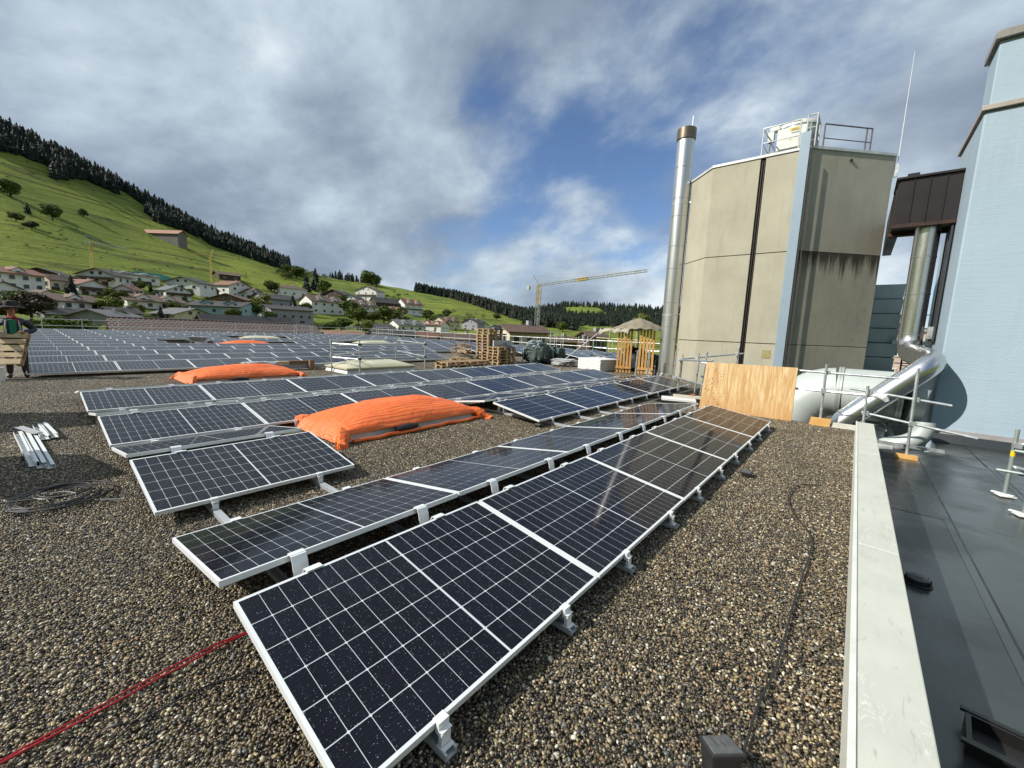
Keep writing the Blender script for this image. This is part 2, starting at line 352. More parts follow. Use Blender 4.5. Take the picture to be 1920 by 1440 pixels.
def window(par,x,y,z,w,h,nx=0,ny=-1,fr=frame_w):
    # (x,y,z) centre on the wall face, (nx,ny) outward normal in the house frame
    a=math.atan2(nx,-ny); m=Matrix.Rotation(a,3,'Z'); c=Vector((x,y,z)); n=Vector((nx,ny,0)); k=.09
    f=MB()
    for d,sz in (((0,0,h/2),(w+2*k,.1,k)),((0,0,-h/2),(w+2*k,.16,k)),((-w/2,0,0),(k,.1,h)),((w/2,0,0),(k,.1,h))): f.box(c+n*.04+m@Vector(d),sz,m)
    o=obj('window',f,fr,par); obj('pane',MB().box(c+n*.02,(w,.05,h),m),pane,o)
def house(u,v,wpx,hpx,rpx,style,roof,wall,label,tw=0.,dep=.85,win=(3,1),r=None,balc=False,chim=True,sidewin=True,shed=False,name='house',base=1.2,cat='house'):
    if r is None: p,r=hillpt(u,v)
    else: p=AR(u,v,r); 
    if cat=='house' and r<1e9 and name=='house': hpx*=1.3; rpx*=.78; tw=math.copysign(.32+abs(tw)*.75,tw)
    px=depth(p)/F_PX; w,h,rh=wpx*px,hpx*px,rpx*px; d=w*dep
    d=min(d,16.)
    az=math.atan2(-(p[0]-CAM[0]),p[1]-CAM[1])
    t=thing(name,label,cat,p,az+tw,'houses of the village')
    fz=-base*2.5
    t.location=t.matrix_world.translation+Vector(map(float,p)) if False else Vector(map(float,p))
    yo=d/2   # the house stands behind its front line
    x0,x1,y0,y1=-w/2,w/2,0,d
    wm=WALL[wall]; ov=max(.45,min(1.,w*.07)); th=.22
    if style=='g':
        poly=[(x0,fz),(x1,fz),(x1,h),(0,h+rh),(x0,h)]
        b=MB(); n=5; b.add([(a,y0,z) for a,z in poly]+[(a,y1,z) for a,z in poly],[(0,1,2,3,4),(9,8,7,6,5)]+[(i,i+5,(i+1)%5+5,(i+1)%5) for i in range(5)])
        obj('wall',b,wm,t)
        sl=rh/(w/2); L=math.hypot(w/2+ov,(w/2+ov)*sl); ro=None
        for s in (-1,1):
            b=MB().box((0,0,0),(L,d+2*ov,th)); q=obj('roof_slope',b,ROOF[roof],ro or t)
            q.location=(s*(w/2+ov)/2,(y0+y1)/2,h+rh-(w/2+ov)*sl/2+th*.6); q.rotation_euler=(0,s*math.atan(sl),0)
        fronth=h
    elif style=='e':
        poly=[(y0,fz),(y1,fz),(y1,h),((y0+y1)/2,h+rh),(y0,h)]
        b=MB(); b.add([(x0,a,z) for a,z in poly]+[(x1,a,z) for a,z in poly],[(4,3,2,1,0),(5,6,7,8,9)]+[(i,(i+1)%5,(i+1)%5+5,i+5) for i in range(5)])
        obj('wall',b,wm,t)
        sl=rh/(d/2); L=math.hypot(d/2+ov,(d/2+ov)*sl)
        for s in (-1,1):
            q=obj('roof_slope',MB().box((0,0,0),(w+2*ov,L,th)),ROOF[roof],t); q.location=(0,(y0+y1)/2+s*(d/2+ov)/2,h+rh-(d/2+ov)*sl/2+th*.6); q.rotation_euler=(-s*math.atan(sl),0,0)
    else:
        obj('wall',MB().b2((x0,y0,fz),(x1,y1,h)),wm,t); yc=(y0+y1)/2; k=.18*w
        b=MB().add([(x0-ov,y0-ov,h),(x1+ov,y0-ov,h),(x1+ov,y1+ov,h),(x0-ov,y1+ov,h),(-k,yc,h+rh),(k,yc,h+rh)],[(0,1,5,4),(1,2,5),(2,3,4,5),(3,0,4),(3,2,1,0)])
        obj('roof_slope',b,ROOF[roof],t)
    if chim: obj('chimney',MB().b2((w*.16,d*.45,h+rh*.3),(w*.16+.7,d*.45+.7,h+rh+.9)),WALL['g'],t)
    nx,ny=win
    if nx:
        storey=max(2.4,h/ny) if ny else h; ww=min(1.6,w/nx*.45); wh=min(1.5,storey*.55)
        for j in range(ny):
            zc=h-storey*(j+.5)+ (.1 if ny>1 else 0)
            for i in range(nx): window(t,x0+w*(i+.5)/nx,y0,zc,ww,wh)
        if style=='g' and rh>2.2:
            for s in ((-1,1) if w>8 else (0,)): window(t,s*w*.11,y0,h+rh*.28,ww*.85,wh*.85)
        if sidewin and wall!='s':
            for s,X in ((-1,x0),(1,x1)):
                for yy in (.3,.7): window(t,X,d*yy,h*.6,ww,wh,s,0)
    if style=='e' and w>9 and wall in 'wcb':      # a gabled dormer on the front slope
        for xd in ((-.2,.25) if w>15 else (.05,)):
            x=w*xd; dw=w*.06+.8; zb=h+rh*.2; yb=d*.5*(zb-h)/rh-ov*.2; dl=d*.5*.8; dz=rh*.6+.6
            dm=obj('dormer',MB().add([(x-dw,yb,zb-.6),(x+dw,yb,zb-.6),(x+dw,yb,zb+dz*.45),(x,yb,zb+dz),(x-dw,yb,zb+dz*.45),(x-dw,yb+dl,zb-.6),(x+dw,yb+dl,zb-.6),(x+dw,yb+dl,zb+dz*.45),(x,yb+dl,zb+dz),(x-dw,yb+dl,zb+dz*.45)],[(0,1,2,3,4),(9,8,7,6,5),(0,5,6,1),(1,6,7,2),(2,7,8,3),(3,8,9,4),(4,9,5,0)]),wm,t)
            for s in (-1,1): obj('dormer_roof',MB().hexa([(x,yb-.3,zb+dz+.02),(x+s*(dw+.3),yb-.3,zb+dz*.38),(x+s*(dw+.3),yb+dl,zb+dz*.38),(x,yb+dl,zb+dz+.02),(x,yb-.3,zb+dz+.2),(x+s*(dw+.3),yb-.3,zb+dz*.38+.18),(x+s*(dw+.3),yb+dl,zb+dz*.38+.18),(x,yb+dl,zb+dz+.2)]),ROOF[roof],dm)
            window(t,x,yb,zb+dz*.05,min(1.3,dw*.9),min(1.,dz*.5+.3))
    if wall in 'wcg' and nx and ny==1 and h>3.4:      # ground floor band of garage doors under the windows
        for f in (-.28,.22): obj('garage_door',MB().b2((w*f-1.2,y0-.05,-.6),(w*f+1.2,y0-.003,1.25)),timber,t)
    if balc:
        z=h*.52
        obj('balcony',MB().b2((x0-.3,y0-1.2,z-.12),(x1+.3,y0-.02,z)).b2((x0-.3,y0-1.2,z+.003),(x1+.3,y0-1.12,z+1.)),timber,t)
    return t
HS=[ # u, v(base), width, eave, roof px, style, roof, wall, label, twist, windows, kw
 (38,545,78,24,14,'e','r','w','large white house with red roof at the left picture edge',.35,(4,2),{}),
 (74,523,62,7,13,'g','d','t','wide dark timber barn behind the large white house on the left',-.2,(0,0),{'chim':False}),
 (8,558,50,14,14,'g','d','w','low white house with dark roof half out of the left picture edge',.2,(2,1),{}),
 (118,545,36,14,12,'e','b','c','small house with grey brown roof next to the dark cypress',.3,(2,1),{}),
 (182,532,58,13,14,'g','d','w','white house with dark gable highest above the cypress',-.3,(3,1),{'balc':True}),
 (176,553,48,13,13,'g','r','w','white house with pink roof and glazed balcony right of the cypress',.45,(3,1),{'balc':True}),
 (142,581,78,12,15,'e','b','w','long house with faded brown roof below the cypress',.25,(4,1),{}),
 (170,606,84,9,17,'g','g','g','grey shed with wide dark gable just behind the guard rail',-.5,(1,1),{}),
 (125,598,60,6,14,'e','d','g','low house with black slate roof left of the grey shed',.2,(2,1),{}),
 (262,531,66,11,6,'e','g','w','unfinished flat white house under green scaffold netting',.2,(3,1),{'chim':False}),
 (342,545,62,12,12,'g','d','w','white house with grey gable below the yellow crane',-.35,(3,1),{}),
 (336,562,42,12,12,'g','g','w','small white gabled house in front of the grey gabled one',.25,(2,1),{'balc':True}),
 (296,580,88,11,15,'e','b','w','long white house with red brown roof and dormer in mid village',.1,(4,1),{}),
 (238,598,46,8,12,'e','d','g','low black roofed building left of the pale blue house',.1,(2,1),{}),
 (402,591,92,13,12,'e','d','b','long pale blue house with dark grey roof',-.25,(3,1),{}),
 (452,560,48,17,12,'g','r','w','white house with red roof and tall gable above the pale blue house',.55,(2,2),{}),
 (425,573,60,9,13,'g','b','l','brown timber chalet with wide low gable',-.1,(3,1),{}),
 (366,606,70,12,14,'g','g','c','beige gabled house with solar roof in front of pale blue house',.4,(1,1),{}),
 (432,527,36,8,7,'e','b','t','half built timber frame with rafters beside the second crane',.1,(2,1),{'chim':False}),
 (528,580,62,14,12,'e','d','g','grey house with charcoal roof beside a light green tree',.35,(3,1),{}),
 (552,560,48,14,9,'h','b','w','white villa with pyramid roof above the charcoal roofed house',.1,(3,1),{}),
 (550,606,76,19,9,'e','d','g','lilac grey house with round top window right of the tiled hall',.15,(5,1),{}),
 (616,590,64,18,14,'e','b','w','bright white house with brown roof and tall glazed gable',.3,(4,2),{}),
 (624,566,50,10,12,'g','d','t','dark timber chalet above the bright white house',-.4,(3,1),{'balc':True}),
 (686,564,44,14,11,'g','b','w','large chalet with brown balconies highest on the slope',-.35,(3,2),{'balc':True}),
 (690,594,44,15,14,'e','b','w','white house with green shutters below the large chalet',.5,(3,2),{}),
 (728,580,48,9,12,'e','d','t','dark brown barn between two white houses',.2,(0,0),{'chim':False}),
 (776,591,42,15,13,'e','r','w','white house with red roof at the right end of the slope',.5,(3,2),{'balc':True}),
 (772,621,54,8,13,'e','g','w','house with light grey sheet roof behind the far guard rail',.3,(3,1),{}),
 (806,622,44,10,9,'e','r','w','low house with red brown roof right of the grey sheet roof',-.2,(2,1),{}),
 (92,566,34,10,10,'g','b','w','small white house left of the long faded brown roof',.3,(2,1),{'balc':True}),
 (232,556,34,10,11,'g','r','w','small white house with red roof under the netted site',-.3,(2,1),{'balc':True}),
 (395,556,30,9,10,'g','d','l','little larch cabin right of the small white gabled house',.2,(2,1),{}),
 (480,566,36,12,11,'g','b','w','white gabled house between pale blue house and charcoal roof',.4,(2,1),{'balc':True}),
 (655,576,34,12,10,'g','d','w','small white chalet between bright white house and large chalet',-.3,(2,1),{'balc':True}),
 (742,598,34,11,10,'e','r','c','small cream house with red roof below the dark brown barn',.4,(2,1),{}),
 (588,572,30,10,10,'g','d','c','small cream chalet right of the white villa',-.2,(2,1),{'balc':True}),
 (848,619,40,12,10,'e','b','c','cream house with brown roof near the pallet stacks',.6,(3,1),{}),
 (880,618,34,10,10,'g','d','g','grey gabled house just left of the pallet stacks',-.3,(2,1),{}),
 (905,620,26,8,9,'g','d','w','small house peeping out behind the tall pallet stack',.3,(1,1),{}),
 (712,622,60,5,10,'e','d','t','long black barn roof behind the skylight guard rail',.1,(0,0),{'chim':False}),
]
for a in HS:
    u,v,w,h,rp,st,ro,wa,lb,tw,wn,kw=a; house(u,v,w,h,rp,st,ro,wa,lb,tw,win=wn,**kw)
house(992,652,86,22,15,'e','b','c','cream bungalow with brown hipped roof right of the pallets',.35,win=(3,1),r=62,dep=.7)
house(1122,642,44,8,10,'e','b','t','dark brown cottage roof left of the canvas shelter',.6,win=(2,1),r=75,dep=.8)
house(650,634,66,4,9,'e','s','w','low salmon tiled roof just beyond the far roof edge',.15,win=(0,0),r=95,dep=.5,chim=False)
for u,v,w,r_,ro,wa,lb in ((872,646,70,105,'b','t','brown barn roof behind the rail left of the tall pallet stack'),(745,638,74,112,'d','t','black barn roof behind the rail right of the skylight guard'),(812,642,52,118,'r','w','red brown roof behind the rail between two dark barns'),(1055,650,60,100,'b','t','low brown roof behind the upright gate frame'),(930,648,40,120,'d','g','dark roof peeping out left of the cream bungalow')):
    house(u,v,w,7,11,'e',ro,wa,lb,.2,win=(0,0),r=r_,dep=.6)
house(470,606,150,4,9,'e','d','t','long dark roof of the row behind the tiled hall',.2,win=(0,0),r=120,dep=.12)
house(294,445,82,8,7,'e','s','s','long cowshed with pink roof alone on the meadow',-.75,dep=.25,win=(0,0),chim=False,name='cowshed',cat='barn',base=4.)
# the hall with the big tiled roof beyond the roof edge
def tiled_hall():
    a=AR(199,592,78.); b=AR(590,611,84.); mid=(a+b)/2; d=b-a; L=math.hypot(d[0],d[1]); az=math.atan2(d[1],d[0])
    t=thing('tiled_hall','long low hall with a huge brown pantile roof behind the far rail','building',(mid[0],mid[1],mid[2]),az)
    run=9.; drop=4.6
    m,tt,bb,LL=nodes('pantiles'); v=objc(tt); br=tt.nodes.new('ShaderNodeTexBrick'); LL(v,br.inputs['Vector']); br.inputs['Scale'].default_value=1.; br.inputs['Brick Width'].default_value=.55; br.inputs['Row Height'].default_value=.5; br.inputs['Mortar Size'].default_value=.085; br.inputs['Mortar Smooth'].default_value=.4
    br.inputs['Color1'].default_value=(.05,.028,.024,1); br.inputs['Color2'].default_value=(.07,.04,.033,1); br.inputs['Mortar'].default_value=(.20,.145,.125,1); LL(br.outputs[0],bb.inputs['Base Color']); bb.inputs['Roughness'].default_value=.6; LL(bump_node(tt,br.outputs['Fac'],.6,.06),bb.inputs['Normal'])
    sl=math.atan(drop/run); Ls=math.hypot(run,drop)
    for s in (-1,1):
        q=obj('roof_slope',MB().box((0,0,0),(L,Ls,.2)),m,t); q.location=(0,s*run/2,-drop/2); q.rotation_euler=(-s*sl,0,0)
    obj('ridge_cap',MB().tube((-L/2,0,.05),(L/2,0,.05),.16,8),m,t)
    obj('wall',MB().add([(x,y,z) for x in(-L/2+.4,L/2-.4) for y,z in((-run+.5,-14),(run-.5,-14),(run-.5,-drop),(0,-.25),(-run+.5,-drop))],[(0,1,2,3,4),(9,8,7,6,5),(0,4,9,5),(4,3,8,9),(3,2,7,8),(2,1,6,7),(1,0,5,6)]),WALL['c'],t)
    for k,f in enumerate((-.02,.42)):
        g=MB(); x=L*f; w=4.4; y=-4.5; z=-drop*.5
        g.add([(x-w/2,y-1.8,z-1.2),(x+w/2,y-1.8,z-1.2),(x,y-1.8,z+.9),(x,y+2.2,z+.9)],[(0,1,2),(1,3,2),(0,2,3)])
        dm=obj('dormer',g,m,t); obj('dormer_front',MB().add([(x-w/2+.5,y-1.86,z-1.2),(x+w/2-.5,y-1.86,z-1.2),(x,y-1.86,z+.55)],[(0,1,2)]),WALL['c'],dm)
tiled_hall()
# trees one can tell apart: u, v(base), height px, kind, width, label
TR=[(136,556,40,'f',1.5,'dark cypress shaped conifer between the white houses on the left'),(98,414,34,'d1',1.0,'large round tree alone on the upper meadow'),(157,408,18,'d0',1.1,'small dark round tree right of the large one on the meadow'),
 (20,370,36,'d0',1.3,'dark tree clump at the left edge of the meadow'),(52,402,22,'f',1.6,'thin conifer left of the large meadow tree'),(60,432,20,'d3',1.1,'brownish bush below the large meadow tree'),(30,416,20,'d1',1.4,'bush on the meadow under the left tree clump'),
 (60,606,70,'d3',1.1,'dark red leaved maple behind the carrying person'),(14,600,52,'d1',1.3,'green tree at the left edge behind the carrying person'),(105,622,34,'d2',1.8,'light green hedge tree left of the tiled hall'),(150,624,28,'d2',2.0,'light green bush in front of the tiled hall gable'),
 (212,586,34,'d2',1.2,'yellow green tree beside the long brown roof'),(228,568,28,'d1',1.2,'green tree above the low black roof'),(262,545,22,'d1',1.2,'small tree in front of the netted building site'),(280,565,20,'d0',1.2,'dark shrub above the long white house'),(283,548,18,'f',1.6,'little fir in front of the netted building site'),
 (395,552,22,'d0',1.1,'dark tree beside the mast of the second crane'),(325,585,22,'d1',1.3,'shrub between long white house and pale blue house'),(302,600,28,'f',1.5,'young fir in front of the long white house'),(388,575,20,'d2',1.3,'light tree beside the brown chalet'),
 (478,596,30,'d1',1.3,'green tree right of the pale blue house'),(490,592,44,'d2',1.0,'tall light green tree left of the charcoal roofed house'),(550,588,36,'f',1.7,'fir in front of the charcoal roofed house'),(510,548,24,'d1',1.3,'bush row tree above the charcoal roofed house'),
 (592,546,44,'f',1.5,'tall dark fir above the white villa'),(575,550,36,'f',1.6,'dark fir beside the white villa'),(606,552,30,'d0',1.2,'dark round tree beside the tall fir'),(690,536,32,'d1',1.0,'big round tree on the ridge above the large chalet'),(706,538,26,'d0',1.2,'smaller dark tree on the ridge right of the big round one'),
 (660,598,40,'d0',1.3,'dark tree between bright white house and shuttered house'),(672,606,34,'d1',1.2,'green tree in front of the shuttered house'),(720,606,38,'d0',1.2,'dark tree below the dark brown barn'),(742,604,30,'d2',1.1,'light tree left of the red roofed white house'),(752,594,22,'d1',1.2,'small tree beside the red roofed white house'),
 (640,622,30,'d0',1.6,'dark hedge tree below the bright white house'),(616,624,24,'d1',1.8,'hedge bush right of the lilac grey house'),(686,624,26,'d2',1.3,'yellowish bush behind the skylight guard rail'),(800,600,22,'d0',1.5,'dark shrub right of the red roofed white house'),(822,606,20,'d1',1.5,'shrub on the slope above the cream house'),
 (836,596,18,'d0',1.4,'dark tree at the foot of the right hand meadow'),(984,616,28,'f',2.2,'single fir left of the large crane mast'),(1204,618,34,'d2',1.0,'yellow green tree tip behind the canvas shelter'),(1055,622,22,'d0',1.3,'dark round tree on the meadow right of the crane'),(930,600,14,'d1',1.4,'small tree on the meadow above the pallets'),
 (556,522,26,'d0',1.5,'dark tree on the rocky knoll of the left hill'),(540,512,18,'d1',1.6,'bush on top of the rocky knoll'),(352,556,16,'d1',1.4,'little shrub beside the small white gabled house'),(222,604,26,'d1',1.4,'green tree in front of the low black roof'),(258,590,24,'d2',1.2,'light tree left end of the long white house'),(350,590,20,'d0',1.5,'dark bush right end of the long white house'),(440,600,24,'d1',1.5,'green bush in front of the pale blue house'),(505,606,26,'d1',1.5,'bush left of the lilac grey house'),(455,548,18,'d0',1.3,'dark tree behind the red roofed tall gable'),(415,548,16,'d2',1.3,'light bush above the brown timber chalet'),(575,592,28,'d1',1.2,'green tree left of the bright white house'),(700,606,26,'d1',1.4,'green bush right of the shuttered house'),(762,612,22,'d0',1.5,'dark bush above the grey sheet roof'),(640,574,24,'d1',1.2,'green tree behind the bright white house'),(30,570,30,'d1',1.4,'green bush under the large white house on the left'),(90,592,30,'d0',1.3,'dark tree left of the black slate roof'),(202,560,22,'d0',1.2,'dark shrub right of the pink roofed house')]
for u,v,h,k,w,lb in TR:
    p,r=hillpt(u,v); tree(p,h*depth(p)/F_PX,k,lb,w*.9 if k=='f' else w)
# ------------------------------------------------------------------ cranes and mast
cr_y=M('crane_yellow',(.60,.45,.13),.5,0,(.5,.38,.1)); cr_w=M('crane_grey',(.5,.52,.5),.5,.2)
def lattice(b,p,q,w,n,r):
    P,Q=Vector(map(float,p)),Vector(map(float,q)); d=(Q-P); L=d.length; d/=L; s=d.cross(Vector((0,0,1)) if abs(d.z)<.9 else Vector((0,1,0))).normalized(); t=s.cross(d)
    cs=[s*w+t*w,s*w-t*w,-s*w-t*w,-s*w+t*w]
    for c in cs: b.tube(P+c,Q+c,r,4)
    for i in range(n):
        a,e=P+d*L*i/n,P+d*L*(i+1)/n
        for k in range(4):
            k2=(k+1)%4; b.tube(a+cs[k],e+cs[k2],r*.7,3,caps=False)
            if i%2==0: b.tube(a+cs[k],a+cs[k2],r*.7,3,caps=False)
def crane(label,base,top,tip,apex,mast_m,jib_m,w,r,extra=None):
    t=thing('tower_crane',label,'crane',base); B=Vector(map(float,base)); T=Vector(map(float,top))-B; E=Vector(map(float,tip))-B; A=Vector(map(float,apex))-B
    b=MB(); lattice(b,(0,0,-6),T*.72,w,16,r); obj('mast',b,cr_w if extra else mast_m,t)
    b=MB(); lattice(b,T*.72,T,w,6,r*1.3); obj('mast_head',b,mast_m,t)
    b=MB(); lattice(b,T,E,w*.55,26,r*.8); j=obj('jib',b,jib_m,t)
    if extra: b=MB(); lattice(b,T+(E-T)*extra[0],T+(E-T)*extra[1],w*.62,7,r*1.6); obj('jib_middle_section',b,cr_y,j)
    b=MB().tube(T,A,r*1.4,5); b.tube(A,T+(E-T)*.45,r*.45,3).tube(A,T+(E-T)*.95,r*.4,3); back=T-(E-T)*.12; b.tube(A,back,r*.5,3).tube(T,back,r,4); obj('apex_and_ties',b,jib_m,t)
    obj('counterweight',MB().box(back+Vector((0,0,-w)),(w*1.6,w*1.6,w*2)),cr_w,t)
b,r_=hillpt(172,512); crane('thin yellow crane on the left of the meadow',b,AR(170,455,r_),AR(238,466,r_*.98),AR(159,440,r_),cr_y,cr_w,.5,.1)
b,r_=hillpt(396,536); crane('yellow crane rising beside the half built timber frame',b,AR(394,478,r_),AR(352,475,r_*.97),AR(401,467,r_),cr_y,cr_y,.5,.1)
r_=185.; b=ground_at(1006,r_); crane('large grey and yellow crane with long jib over the right hand meadow',b,AR(1011,534,r_),AR(1214,507,r_*.86),AR(1000,516,r_),cr_y,cr_w,.75,.11,(.40,.50))
p,r_=hillpt(405,452); q=AR(405,412,r_); t=thing('radio_mast','slender white radio mast at the forest edge','mast',p); obj('pole',MB().tube((0,0,-1),(0,0,q[2]-p[2]),.35,6,.2),cr_w,t); obj('antenna',MB().b2((-.9,-.3,(q[2]-p[2])*.8),(.9,.3,(q[2]-p[2])*.97)),cr_w,t); obj('hut',MB().b2((-3,-2,-.5),(3,2,2.6)),WALL['w'],t)
p,r_=hillpt(1072,600); tag(obj('wind_sock',MB().path([(0,0,0),(0,0,7)],[.25,.2],6).path([(0,0,7),(0,0,10)],[.9,.6],8),M('wind_sock_cloth',(.65,.33,.22),.8),loc=p),'small white and orange marker on a pole on the far meadow','marker')
# building site bits on the slope
p,r_=hillpt(280,521); sc=depth(p)/F_PX; tag(obj('safety_netting',MB().add([(x*sc,y*sc,z*sc) for x,y,z in((-24,0,0),(20,0,-2),(36,0,2),(18,3,9),(-20,3,11))]+[(x*sc,(y+1.5)*sc,z*sc) for x,y,z in((-24,0,0),(20,0,-2),(36,0,2),(18,3,9),(-20,3,11))],[(0,1,2,3,4),(9,8,7,6,5)]+[(i,i+5,(i+1)%5+5,(i+1)%5) for i in range(5)]),M('green_netting',(.05,.30,.22),.8,0,(.10,.36,.28),scale=.3),loc=p,rot=(0,0,YAW+.75)),'green scaffold netting hung over the upper building site','netting')
p,r_=hillpt(315,533); sc=depth(p)/F_PX; tag(obj('skip_container',MB().hexa([(-6*sc,0,0),(6*sc,0,0),(6*sc,4*sc,0),(-6*sc,4*sc,0),(-8*sc,-1*sc,7*sc),(8*sc,-1*sc,7*sc),(8*sc,5*sc,7*sc),(-8*sc,5*sc,7*sc)]),M('orange_steel',(.6,.3,.04),.6),loc=p,rot=(0,0,YAW+.6)),'orange steel skip left of the second crane','container')
# ------------------------------------------------------------------ the gravel roof
def gravel_base():
    m,t,b,L=nodes('roof_gravel_bed'); v=pos(t)
    vo=t.nodes.new('ShaderNodeTexVoronoi'); L(v,vo.inputs['Vector']); vo.inputs['Scale'].default_value=38.
    n=noise_node(t,v,1.2,6,.6)
    cr=t.nodes.new('ShaderNodeValToRGB'); sp=t.nodes.new('ShaderNodeSeparateColor'); L(vo.outputs['Color'],sp.inputs[0]); L(sp.outputs[0],cr.inputs[0])
    e=cr.color_ramp.elements; e[0].color=(.035,.030,.024,1); e[1].color=(.42,.36,.26,1); k=e.new(.6); k.color=(.13,.115,.085,1)
    L(mixc(t,rng_node(t,n.outputs[0],.35,.7,0,.45),cr.outputs[0],(.035,.03,.022)),b.inputs['Base Color']); b.inputs['Roughness'].default_value=.6
    L(bump_node(t,math_node(t,'SUBTRACT',1.,vo.outputs['Distance']),1.,.02),b.inputs['Normal']); return m
gbed=gravel_base()
deck=[(1.26,-14),(1.26,10.12),(-2.9,10.12),(-2.9,32.5),(-53.6,32.5),(-53.6,-14)]
roof=obj('roof_deck',MB().prism(deck,-9.,-.018),gbed); tag(roof,'large flat roof covered in river gravel',None,None,'structure')
def pebble_patch(size,n_m2=6000):
    bm=bmesh.new(); bmesh.ops.create_icosphere(bm,subdivisions=1,radius=1.); bv=np.array([v.co[:] for v in bm.verts]); bm.faces.ensure_lookup_table(); bf=np.array([[v.index for v in f.verts] for f in bm.faces]); bm.free()
    g=int(size*math.sqrt(n_m2)); st=size/g
    ii,jj=np.meshgrid(np.arange(g),np.arange(g)); N=g*g
    c=np.stack([(ii.ravel()+.5)*st-size/2,(jj.ravel()+.5)*st-size/2,np.zeros(N)],-1); c[:,:2]+=RNG.uniform(-.62,.62,(N,2))*st
    s=RNG.lognormal(0,.26,N); rad=np.stack([.0086*s*RNG.uniform(.85,1.3,N),.0060*s*RNG.uniform(.85,1.15,N),.0046*s*RNG.uniform(.8,1.2,N)],-1)
    c[:,2]=RNG.uniform(-.005,.005,N)
    a=RNG.uniform(0,6.283,N); tl=RNG.normal(0,.38,N); tl2=RNG.normal(0,.38,N)
    V=bv[None]*rad[:,None]*(1+RNG.normal(0,.09,(N,len(bv),1)))
    def rot(V,an,i,j):
        co,si=np.cos(an)[:,None],np.sin(an)[:,None]; x,y=V[:,:,i].copy(),V[:,:,j].copy(); V[:,:,i]=x*co-y*si; V[:,:,j]=x*si+y*co
    rot(V,tl,0,2); rot(V,tl2,1,2); rot(V,a,0,1)
    V=(V+c[:,None]).reshape(-1,3); Fc=(bf[None]+(np.arange(N)*len(bv))[:,None,None]).reshape(-1,3)
    m=bpy.data.meshes.new('gravel_patch'); m.vertices.add(len(V)); m.vertices.foreach_set('co',V.ravel()); m.loops.add(Fc.size); m.loops.foreach_set('vertex_index',Fc.ravel()); m.polygons.add(len(Fc)); m.polygons.foreach_set('loop_start',np.arange(0,Fc.size,3)); m.polygons.foreach_set('loop_total',np.full(len(Fc),3)); m.polygons.foreach_set('use_smooth',np.ones(len(Fc),bool)); m.update(calc_edges=True)
    pal=np.array([(.36,.28,.15),(.215,.165,.09),(.11,.085,.052),(.04,.033,.024),(.02,.017,.014),(.55,.47,.31),(.70,.65,.51),(.30,.17,.09),(.20,.20,.19)]); w=np.array([.15,.19,.2,.17,.12,.07,.025,.025,.05]); w/=w.sum()
    col=pal[RNG.choice(len(pal),N,p=w)]*RNG.uniform(.7,1.25,(N,1)); col=np.repeat(np.concatenate([col,np.ones((N,1))],-1),len(bv),0).astype(np.float32)
    at=m.attributes.new('tint','FLOAT_COLOR','POINT'); at.data.foreach_set('color',col.ravel()); return m
def pebble_mat():
    m,t,b,L=nodes('river_pebbles'); a=t.nodes.new('ShaderNodeAttribute'); a.attribute_name='tint'; n=noise_node(t,pos(t),140,4,.6)
    big=noise_node(t,pos(t),.9,5,.6)
    c=mixc(t,rng_node(t,n.outputs[0],.35,.75,0,.45),a.outputs['Color'],(.05,.042,.034)); L(mixc(t,rng_node(t,big.outputs[0],.42,.72,0,.45),c,(.05,.045,.03)),b.inputs['Base Color'])
    L(rng_node(t,big.outputs[0],.3,.7,.28,.5),b.inputs['Roughness']); return m
pm=pebble_mat(); TS=1.2
PATCH=[pebble_patch(TS) for _ in range(3)]
for p in PATCH: p.materials.append(pm)
for i in range(14):
    for j in range(19):
        x=1.26-TS*(i+.5); y=-4.1+TS*(j+.5)
        if x>-2.9-TS/2 and y>10.12-TS/2:
            continue
        d=np.array([x,y,0.])-CAM; dz=float(d@FW); du=float(d@RT)
        if dz<-.8 or (abs(du)>1.6*dz+2.2): continue
        o=obj('gravel_patch',PATCH[random.randrange(3)],None,roof,loc=(x,y,0),rot=(0,0,random.randrange(4)*math.pi/2)); o['kind']='stuff'
# strip of patches closing the rim by the plywood
for i in range(3):
    o=obj('gravel_patch',PATCH[i],None,roof,loc=(1.26-TS*(i+.5),10.1-TS/2-.001,-.001),rot=(0,0,math.pi*i)); o['kind']='stuff'
